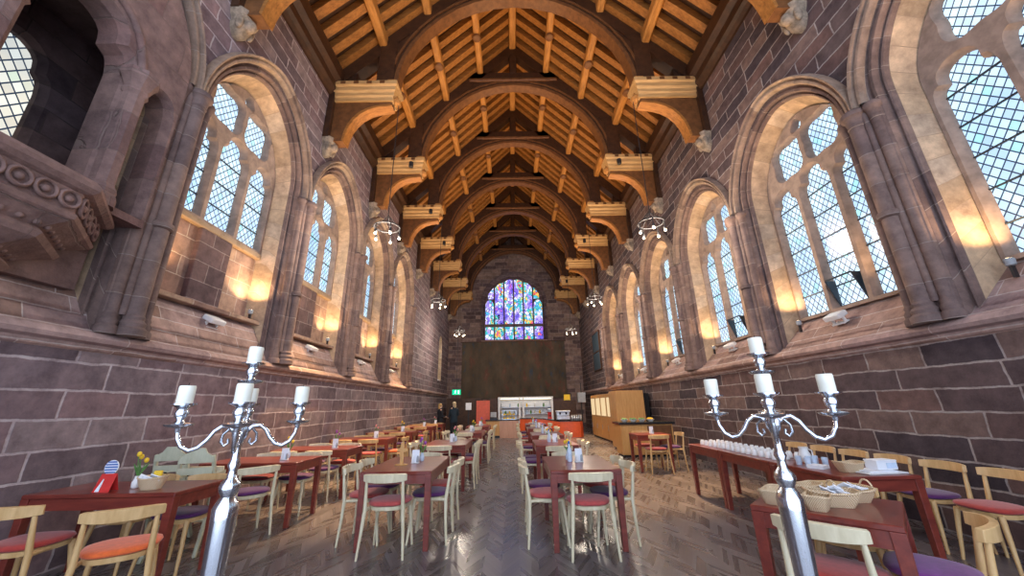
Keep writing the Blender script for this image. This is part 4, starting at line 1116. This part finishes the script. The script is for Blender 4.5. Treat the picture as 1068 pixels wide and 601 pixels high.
# machines on the counters
t = thing('display_case', 'small glass food display case on the wooden counter', 'display case', (-.38, Yc + .35, .78))
MB().box(-.33, .33, -.2, .2, 0, .03).build('tray', M['steel'], t)
MB().box(-.33, .33, -.2, .2, .38, .40).build('top', M['steel'], t)
for sx in (-1, 1):
    for sy in (-1, 1): MB().box(sx * .32 - .012, sx * .32 + .012, sy * .19 - .012, sy * .19 + .012, .03, .38).build('post', M['steel'], t)
MB().box(-.30, .30, -.18, .18, .19, .20).build('shelf', M['glassy'], t)
for i in range(4):
    for lv, z in (('lower', .03), ('upper', .20)):
        o = MB().lathe([(.055, 0), (.06, .03), (.05, .06), (.02, .07)], n=12).build('cake', M['yellow'], None, 40, loc=(-.38 - .22 + .145 * i, Yc + .35, .781 + z))
        tag(o, 'yellow cake on the %s shelf of the display case, %s from the till end' % (lv, ORD[i]), 'cake', 'cakes in the display case')
t = thing('till', 'dark till with tilted screen on the wooden counter', 'till', (-1.12, Yc + .35, .78))
MB().box(-.17, .17, -.15, .15, 0, .09, .01).build('drawer', M['black'], t)
MB().rings([[(-.14, -.03, .12), (.14, -.03, .12), (.14, .0, .12), (-.14, .0, .12)], [(-.14, .06, .34), (.14, .06, .34), (.14, .09, .34), (-.14, .09, .34)]]).build('screen', M['grey'], t)
MB().box(-.03, .03, .0, .06, .08, .2).build('stand', M['black'], t)
t = thing('coffee_grinder', 'red coffee grinder standing on the orange bar', 'coffee grinder', (1.52, Yc + .15, .78))
MB().lathe([(.10, 0), (.11, .02), (.09, .05), (.085, .26), (.10, .30)], n=16).build('body', M['cardred'], t, 40)
MB().lathe([(.06, .30), (.11, .42), (.11, .44), (.03, .46)], n=16).build('hopper', M['glassy'], t, 40)
MB().box(-.04, .04, -.16, -.08, .12, .16).build('spout', M['black'], t)
t = thing('espresso_machine', 'steel espresso machine on the orange bar', 'coffee machine', (2.12, Yc + .0, .71))
MB().box(-.30, .30, -.18, .18, .04, .20, .015).build('base', M['steel'], t)
MB().box(-.30, .30, -.05, .18, .20, .36, .015).build('boiler', M['steel'], t)
MB().box(-.32, .32, -.2, .18, .36, .44, .015).build('hood', M['steel'], t)
for sx in (-1, 1):
    g = MB().lathe([(.03, .26), (.04, .30), (.04, .36)], (sx * .14, -.12, 0), 12).build('group_head', M['black'], t, 40)
    MB().box(sx * .14 - .012, sx * .14 + .012, -.28, -.13, .27, .295).build('handle', M['black'], g)
for sx in (-1, 1):
    for sy in (-1, 1): MB().lathe([(.02, 0), (.025, .04)], (sx * .26, sy * .14, 0), 10).build('foot', M['black'], t)
for i in range(5):
    o = MB().lathe([(.04, 0), (.045, .01), (.05, .16), (.03, .18), (.05, .19), (.05, .22), (.02, .23)], n=12).build('coffee_flask', M['steel'], None, 50, loc=(2.55 + .1 * i, Yc + .05, .71))
    tag(o, 'steel coffee flask on the orange bar, %s from the coffee machine' % ORD[i], 'flask', 'coffee flasks on the bar')
t = thing('extractor_box', 'pale grey box on a post beside the yellow notice', 'box', (3.45, 20.3, 1.5))
MB().box(-.2, .2, -.15, .15, 0, .5, .01).build('housing', M['grey'], t); MB().box(-.02, .02, -.02, .02, .5, 1.0).build('hanger', M['iron'], t)
MB().box(-.03, .03, .1, .16, -1.5, .1).build('post', M['iron'], t)
t = thing('yellow_notice', 'yellow notice board above the coffee flasks', 'notice', (2.75, 20.75, 1.622))
MB().box(-.17, .17, -.02, .02, 0, .30, .004).build('board', M['yellow'], t)
MB().box(-.12, .12, -.05, .05, -.001, .012).build('foot', M['iron'], t)
# tapestry
mb = MB(); nx = 60; X0, X1 = -3.62, 3.45
for z in (5.62, 1.85):
    pass
rows_ = []
for j, z in enumerate((1.85, 2.6, 3.6, 4.6, 5.62)):
    rows_.append([(X0 + (X1 - X0) * i / nx, YE - .10 - .02 * math.sin(i * .9 + j * .3) * (1 - j / 4.5), z) for i in range(nx + 1)])
vs = [p for r in rows_ for p in r] + [(p[0], p[1] + .02, p[2]) for r in rows_ for p in r]; n1 = nx + 1; o5 = 5 * n1
fs = [(j * n1 + i, j * n1 + i + 1, (j + 1) * n1 + i + 1, (j + 1) * n1 + i) for j in range(4) for i in range(nx)]
fs += [tuple(o5 + k for k in f[::-1]) for f in fs]
fs += [(i + 1, i, o5 + i, o5 + i + 1) for i in range(nx)] + [(4 * n1 + i, 4 * n1 + i + 1, o5 + 4 * n1 + i + 1, o5 + 4 * n1 + i) for i in range(nx)]
tp = thing('tapestry', 'wide dark worn tapestry hanging on the end wall below the stained window', 'tapestry', (0, 0, 0))
mb.add(vs, fs); mb.build('cloth', M['tapestry'], tp, 60)
MB().tube([(X0 - .1, YE - .09, 5.64), (X1 + .1, YE - .09, 5.64)], .03, 8).build('rail', M['dark'], tp)
# dark door screen and exit sign at the left corner
struct(MB().box(-4.3, -2.05, 23.9, 24.0, 0, 1.9, .01).build('door_1', M['dark']))
t = thing('exit_sign', 'green lit running man exit sign hanging before the tapestry', 'sign', (-3.42, 21.9, 2.05))
MB().box(-.24, .24, -.03, .03, 0, .28, .006).build('light_box', M['exit'], t)
rp = MB().lathe([(.001, -.03), (.026, -.018), (.03, 0), (.026, .02), (.001, .03)], (-.05, -.036, .235), 8)
rp.bar((-.05, -.036, .21), (-.07, -.036, .12), .008, .05, side=(0, 1, 0)).bar((-.06, -.036, .12), (-.02, -.036, .04), .008, .028, side=(0, 1, 0)).bar((-.07, -.036, .12), (-.13, -.036, .06), .008, .028, side=(0, 1, 0)).bar((-.05, -.036, .19), (.0, -.036, .15), .008, .022, side=(0, 1, 0)).bar((-.05, -.036, .19), (-.12, -.036, .17), .008, .022, side=(0, 1, 0))
rp.box(.08, .17, -.04, -.032, .04, .24)
rp.build('pictogram', M['exitw'], t)
MB().tube([(0, 0, .28), (0, 0, 6.2)], .012, 6).build('rod', M['iron'], t)
t = thing('wall_notice', 'white paper notice on a dark post beside the red partition', 'notice', (-2.55, 20.5, 0))
MB().box(-.03, .03, 0, .05, 0, 1.62).build('post', M['iron'], t); MB().box(-.25, .25, -.1, .15, 0, .03, .005).build('foot', M['iron'], t)
MB().box(-.15, .15, -.02, .0, 1.22, 1.58).build('sheet', M['paper'], t)
# framed panel on the right wall
t = thing('framed_panel', 'large dark framed panel on the cabinet wall beyond the last window', 'panel', (W - .03, 20.6, 3.2))
MB().box(-.03, .02, -.85, .85, 0, 2.0).build('board', M['navy'], t)
fr = MB()
for y0, y1, z0, z1 in ((-.9, .9, -.05, 0), (-.9, .9, 2.0, 2.05), (-.9, -.85, 0, 2), (.85, .9, 0, 2), (-.9, .9, .93, .98)): fr.box(-.06, .02, y0, y1, z0, z1)
fr.build('frame', M['dark'], t)
# right wall: tall display row, fridge, cupboard
def tall(label, y0, y1, lit):
    t = thing('tall_cabinet', label, 'cabinet', (W - .06, (y0 + y1) / 2, 0), 0, 'tall oak cabinets'); d = (y1 - y0) / 2
    XF = -1.02
    MB().box(XF, 0, -d, d, .08, 1.78, .004).build('carcass', M['cabinet'], t)
    MB().box(XF + .05, 0, -d, d, 0, .08).build('plinth', M['black'], t)
    g = MB().box(XF - .012, XF, -d + .03, d - .03, .10, .84).build('door', M['cabinet'], t)
    MB().box(XF - .03, XF - .012, d - .10, d - .08, .4, .6).build('handle', M['steel'], g)
    p = MB().box(XF - .012, XF, -d + .03, d - .03, .88, 1.70).build('upper_frame', M['cabinet'], t)
    MB().box(XF - .016, XF - .012, -d + .10, d - .10, .94, 1.64).build('lit_panel', M[lit], p)
    return t
for i in range(4): tall('tall oak display cabinet with lit upper panel, %s beyond the fridge' % ORD[i], 14.25 + .98 * i, 15.22 + .98 * i, 'litpanel')
t = thing('drinks_fridge', 'tall drinks fridge with bluish lit front between the oak cabinets', 'fridge', (W - .06, 13.72, 0))
MB().box(-.95, 0, -.45, .45, .0, 1.74, .01).build('body', M['black'], t)
dr = MB().box(-.99, -.95, -.42, .42, .12, 1.70).build('door', M['steel'], t)
MB().box(-1.0, -.99, -.34, .34, .2, 1.62).build('glass', M['fridgelit'], dr)
MB().tube([(-1.03, -.38, .6), (-1.03, -.38, 1.2)], .014, 8).build('handle', M['steel'], dr)
t = thing('tall_cabinet', 'tall plain oak cabinet standing behind the salad cupboard', 'cabinet', (W - .06, 12.75, 0), 0, 'tall oak cabinets')
MB().box(-1.40, -.52, -.45, .45, .06, 1.80, .004).build('carcass', M['cabinet'], t); MB().box(-1.36, -.55, -.42, .45, 0, .06).build('plinth', M['black'], t)
MB().box(-1.42, -1.40, -.42, .42, .1, 1.76).build('door', M['cabinet'], t)
t = thing('food_cupboard', 'low oak cupboard with black top holding salad bowls', 'cupboard', (3.52, 11.25, 0))
MB().box(-.72, .72, -.32, .32, .06, .84).build('carcass', M['cabinet'], t); MB().box(-.68, .68, -.28, .3, 0, .06).build('plinth', M['black'], t)
for i in range(2): 
    g = MB().box(-.68 + .69 * i, -.01 + .69 * i, -.335, -.32, .1, .80).build('door', M['brown'] if i else M['cabinet'], t)
    MB().box(-.08 + .12 * i, -.06 + .12 * i, -.35, -.335, .5, .66).build('handle', M['steel'], g)
MB().box(-.78, .78, -.38, .36, .84, .90, .008).build('top', M['black'], t)
for i in range(4):
    t = thing('salad_bowl', 'white bowl of salad on the food cupboard, %s from the aisle' % ORD[i], 'bowl', (2.98 + .25 * i, 11.15, .90), 0, 'salad bowls')
    MB().lathe([(.05, 0), (.06, .008), (.11, .06), (.115, .07), (.105, .068), (.05, .02)], n=18).build('bowl', M['china'], t, 50)
    sl = MB(); r_ = random.Random(i)
    for k in range(9): sl.sphere((r_.uniform(-.06, .06), r_.uniform(-.06, .06), .065 + r_.uniform(0, .03)), .035, 7, 5, (1, .8, .6))
    sl.build('salad', M['leaf'] if i < 3 else M['yellow'], t, 60)

# ------------------------------------------------------------------ two people standing at the far left
def skin_mesh(name, verts, edges, radii, mat, parent, sub=2, root=0):
    me = bpy.data.meshes.new(name); me.from_pydata(verts, edges, []); o = bpy.data.objects.new(name, me); COL.objects.link(o)
    sk = o.modifiers.new('s', 'SKIN'); sk.use_smooth_shade = True
    for i, r in enumerate(radii):
        sv = me.skin_vertices[0].data[i]; sv.radius = r if isinstance(r, tuple) else (r, r); sv.use_root = (i == root)
    sb = o.modifiers.new('u', 'SUBSURF'); sb.levels = sub; sb.render_levels = sub
    dg = bpy.context.evaluated_depsgraph_get(); ev = o.evaluated_get(dg); nm = bpy.data.meshes.new_from_object(ev)
    bpy.data.objects.remove(o); nm.materials.clear(); nm.materials.append(mat); nm.name = name
    for p in nm.polygons: p.use_smooth = True
    q = bpy.data.objects.new(name, nm); COL.objects.link(q); q.parent = parent; return q
def person(label, x, y, rz, hair, cloth, H, lean):
    t = thing('person', label, 'person', (x, y, 0), rz, 'people standing by the far left corner'); k = H / 1.60
    V, Ed, Rd = [], [], []
    def P(x_, y_, z_, r, par=None):
        V.append((x_ * k, y_ * k, z_ * k)); Rd.append(tuple(a * k for a in r) if isinstance(r, tuple) else r * k)
        if par is not None: Ed.append((par, len(V) - 1))
        return len(V) - 1
    pel = P(0, 0, .86, (.15, .11)); wst = P(0, .0, 1.02, (.125, .09), pel); chs = P(0, .01, 1.20, (.15, .10), wst); sh = P(0, 0, 1.32, (.10, .07), chs)
    nk = P(0, .0, 1.40, .045, sh); hd0 = P(0, .015, 1.46, (.07, .075), nk); hd1 = P(0, .02, 1.54, (.075, .088), hd0); hd2 = P(0, .015, 1.585, (.05, .06), hd1)
    for s in (-1, 1):
        hip = P(s * .09, 0, .78, .085, pel); kn = P(s * .095, .02, .46, .058, hip); cf = P(s * .095, -.01, .30, .055, kn); an = P(s * .095, -.015, .09, .036, cf); to = P(s * .10, .12, .035, .032, an)
        shl = P(s * .165, 0, 1.29, .055, sh); el = P(s * .215, -.02 + lean * .05, 1.03, .040, shl); wr = P(s * .19, .12 + lean * .1, .88 + lean * .12, .026, el)
        pm_ = P(s * .185, .165 + lean * .1, .86 + lean * .12, (.034, .018), wr)
        for f in range(4):
            f1 = P(s * (.205 - .014 * f), .215 + lean * .1 - .006 * abs(f - 1), .845 + lean * .12, .0085, pm_); P(s * (.203 - .014 * f), .245 + lean * .1 - .006 * abs(f - 1), .822 + lean * .12, .0075, f1)
        th = P(s * .155, .19 + lean * .1, .865 + lean * .12, .010, pm_); P(s * .145, .215 + lean * .1, .858 + lean * .12, .009, th)
    b = skin_mesh('body', V, Ed, Rd, M['skin'], t)
    fm = MB().sphere((0, .112 * k, 1.50 * k), .014 * k, 8, 6, (.8, 1.2, 1.3)); fm.build('nose', M['skin'], t, 60)
    for s in (-1, 1):
        MB().sphere((s * .032 * k, .094 * k, 1.53 * k), .009 * k, 8, 6).build('eye', M['cloth'], t, 60)
        MB().sphere((s * .078 * k, .01 * k, 1.51 * k), .022 * k, 8, 6, (.4, .7, 1.2)).build('ear', M['skin'], t, 60)
    MB().sphere((0, .098 * k, 1.465 * k), .018 * k, 8, 5, (1.2, .5, .35)).build('mouth', M['pinkp'], t, 60)
    hr = MB().sphere((0, -.012 * k, 1.545 * k), .098 * k, 16, 10, (.95, 1.0, .92)).sphere((0, -.06 * k, 1.44 * k), .075 * k, 14, 10, (1.05, .7, 1.5)); hr.build('hair', M[hair], t, 60)
    el = lambda rx, ry, z, y0=0: [(rx * math.cos(2 * PI * i / 20) * k, (y0 + ry * math.sin(2 * PI * i / 20)) * k, z * k) for i in range(20)]
    MB().rings([el(.195, .15, .70), el(.19, .15, .86), el(.155, .125, 1.03), el(.18, .135, 1.2), el(.17, .11, 1.31), el(.10, .08, 1.375), el(.062, .06, 1.395)]).build('coat', M[cloth], t, 60)
    for s in (-1, 1):
        MB().tube([(s * .165 * k, 0, 1.30 * k), (s * .217 * k, (-.02 + lean * .05) * k, 1.03 * k), (s * .193 * k, (.10 + lean * .1) * k, (.895 + lean * .12) * k)], [.075 * k, .058 * k, .042 * k], 12).build('sleeve', M[cloth], t, 60)
        MB().tube([(s * .09 * k, 0, .80 * k), (s * .095 * k, .02 * k, .46 * k), (s * .095 * k, -.015 * k, .07 * k)], [.105 * k, .078 * k, .062 * k], 12).build('trouser_leg', M['cloth'], t, 60)
        MB().rings([[(s * .098 * k + w * math.cos(a) * k, (.05 + l * math.sin(a)) * k, z * k) for a in [2 * PI * i / 14 for i in range(14)]] for w, l, z in ((.046, .12, .0), (.05, .125, .02), (.046, .11, .05), (.04, .07, .085))]).build('shoe', M['black'], t, 60)
    return t
person('person with blond hair in black coat leaning towards the wall', -3.62, 18.2, math.radians(-60), 'hair', 'cloth', 1.53, 1.0)
person('person with fair hair in dark teal coat standing under the exit sign', -3.02, 18.55, math.radians(40), 'fair', 'navy', 1.60, .3)

# ------------------------------------------------------------------ sky fill through the open near end, camera, view
wd = bpy.data.worlds.new('World'); SC.world = wd; wd.use_nodes = True
bg = wd.node_tree.nodes['Background']; bg.inputs[0].default_value = (.68, .79, 1.0, 1); bg.inputs[1].default_value = E_SKY_FILL  # added fill: hall left open behind the camera so this sky lights it
f, th, roll, yaw = 382.28, .3106, -.018, .0045
F = Vector((math.sin(yaw) * math.cos(th), math.cos(yaw) * math.cos(th), math.sin(th)))
R = Vector((math.cos(yaw), -math.sin(yaw), 0)); U = R.cross(F)
c_, s_ = math.cos(roll), math.sin(roll); R, U = c_ * R + s_ * U, -s_ * R + c_ * U
cd = bpy.data.cameras.new('Camera'); co = bpy.data.objects.new('Camera', cd); COL.objects.link(co)
cd.sensor_width = 36; cd.lens = 36 * f / 1068; cd.clip_start = .05
m = Matrix((R, U, -F)).transposed().to_4x4(); m.translation = Vector((CX, 0, 1.4)); co.matrix_world = m
SC.camera = co
vs_ = SC.view_settings; vs_.view_transform = 'Standard'; vs_.look = 'None'; vs_.gamma = 1; vs_.use_curve_mapping = False
vs_.exposure = 0.1
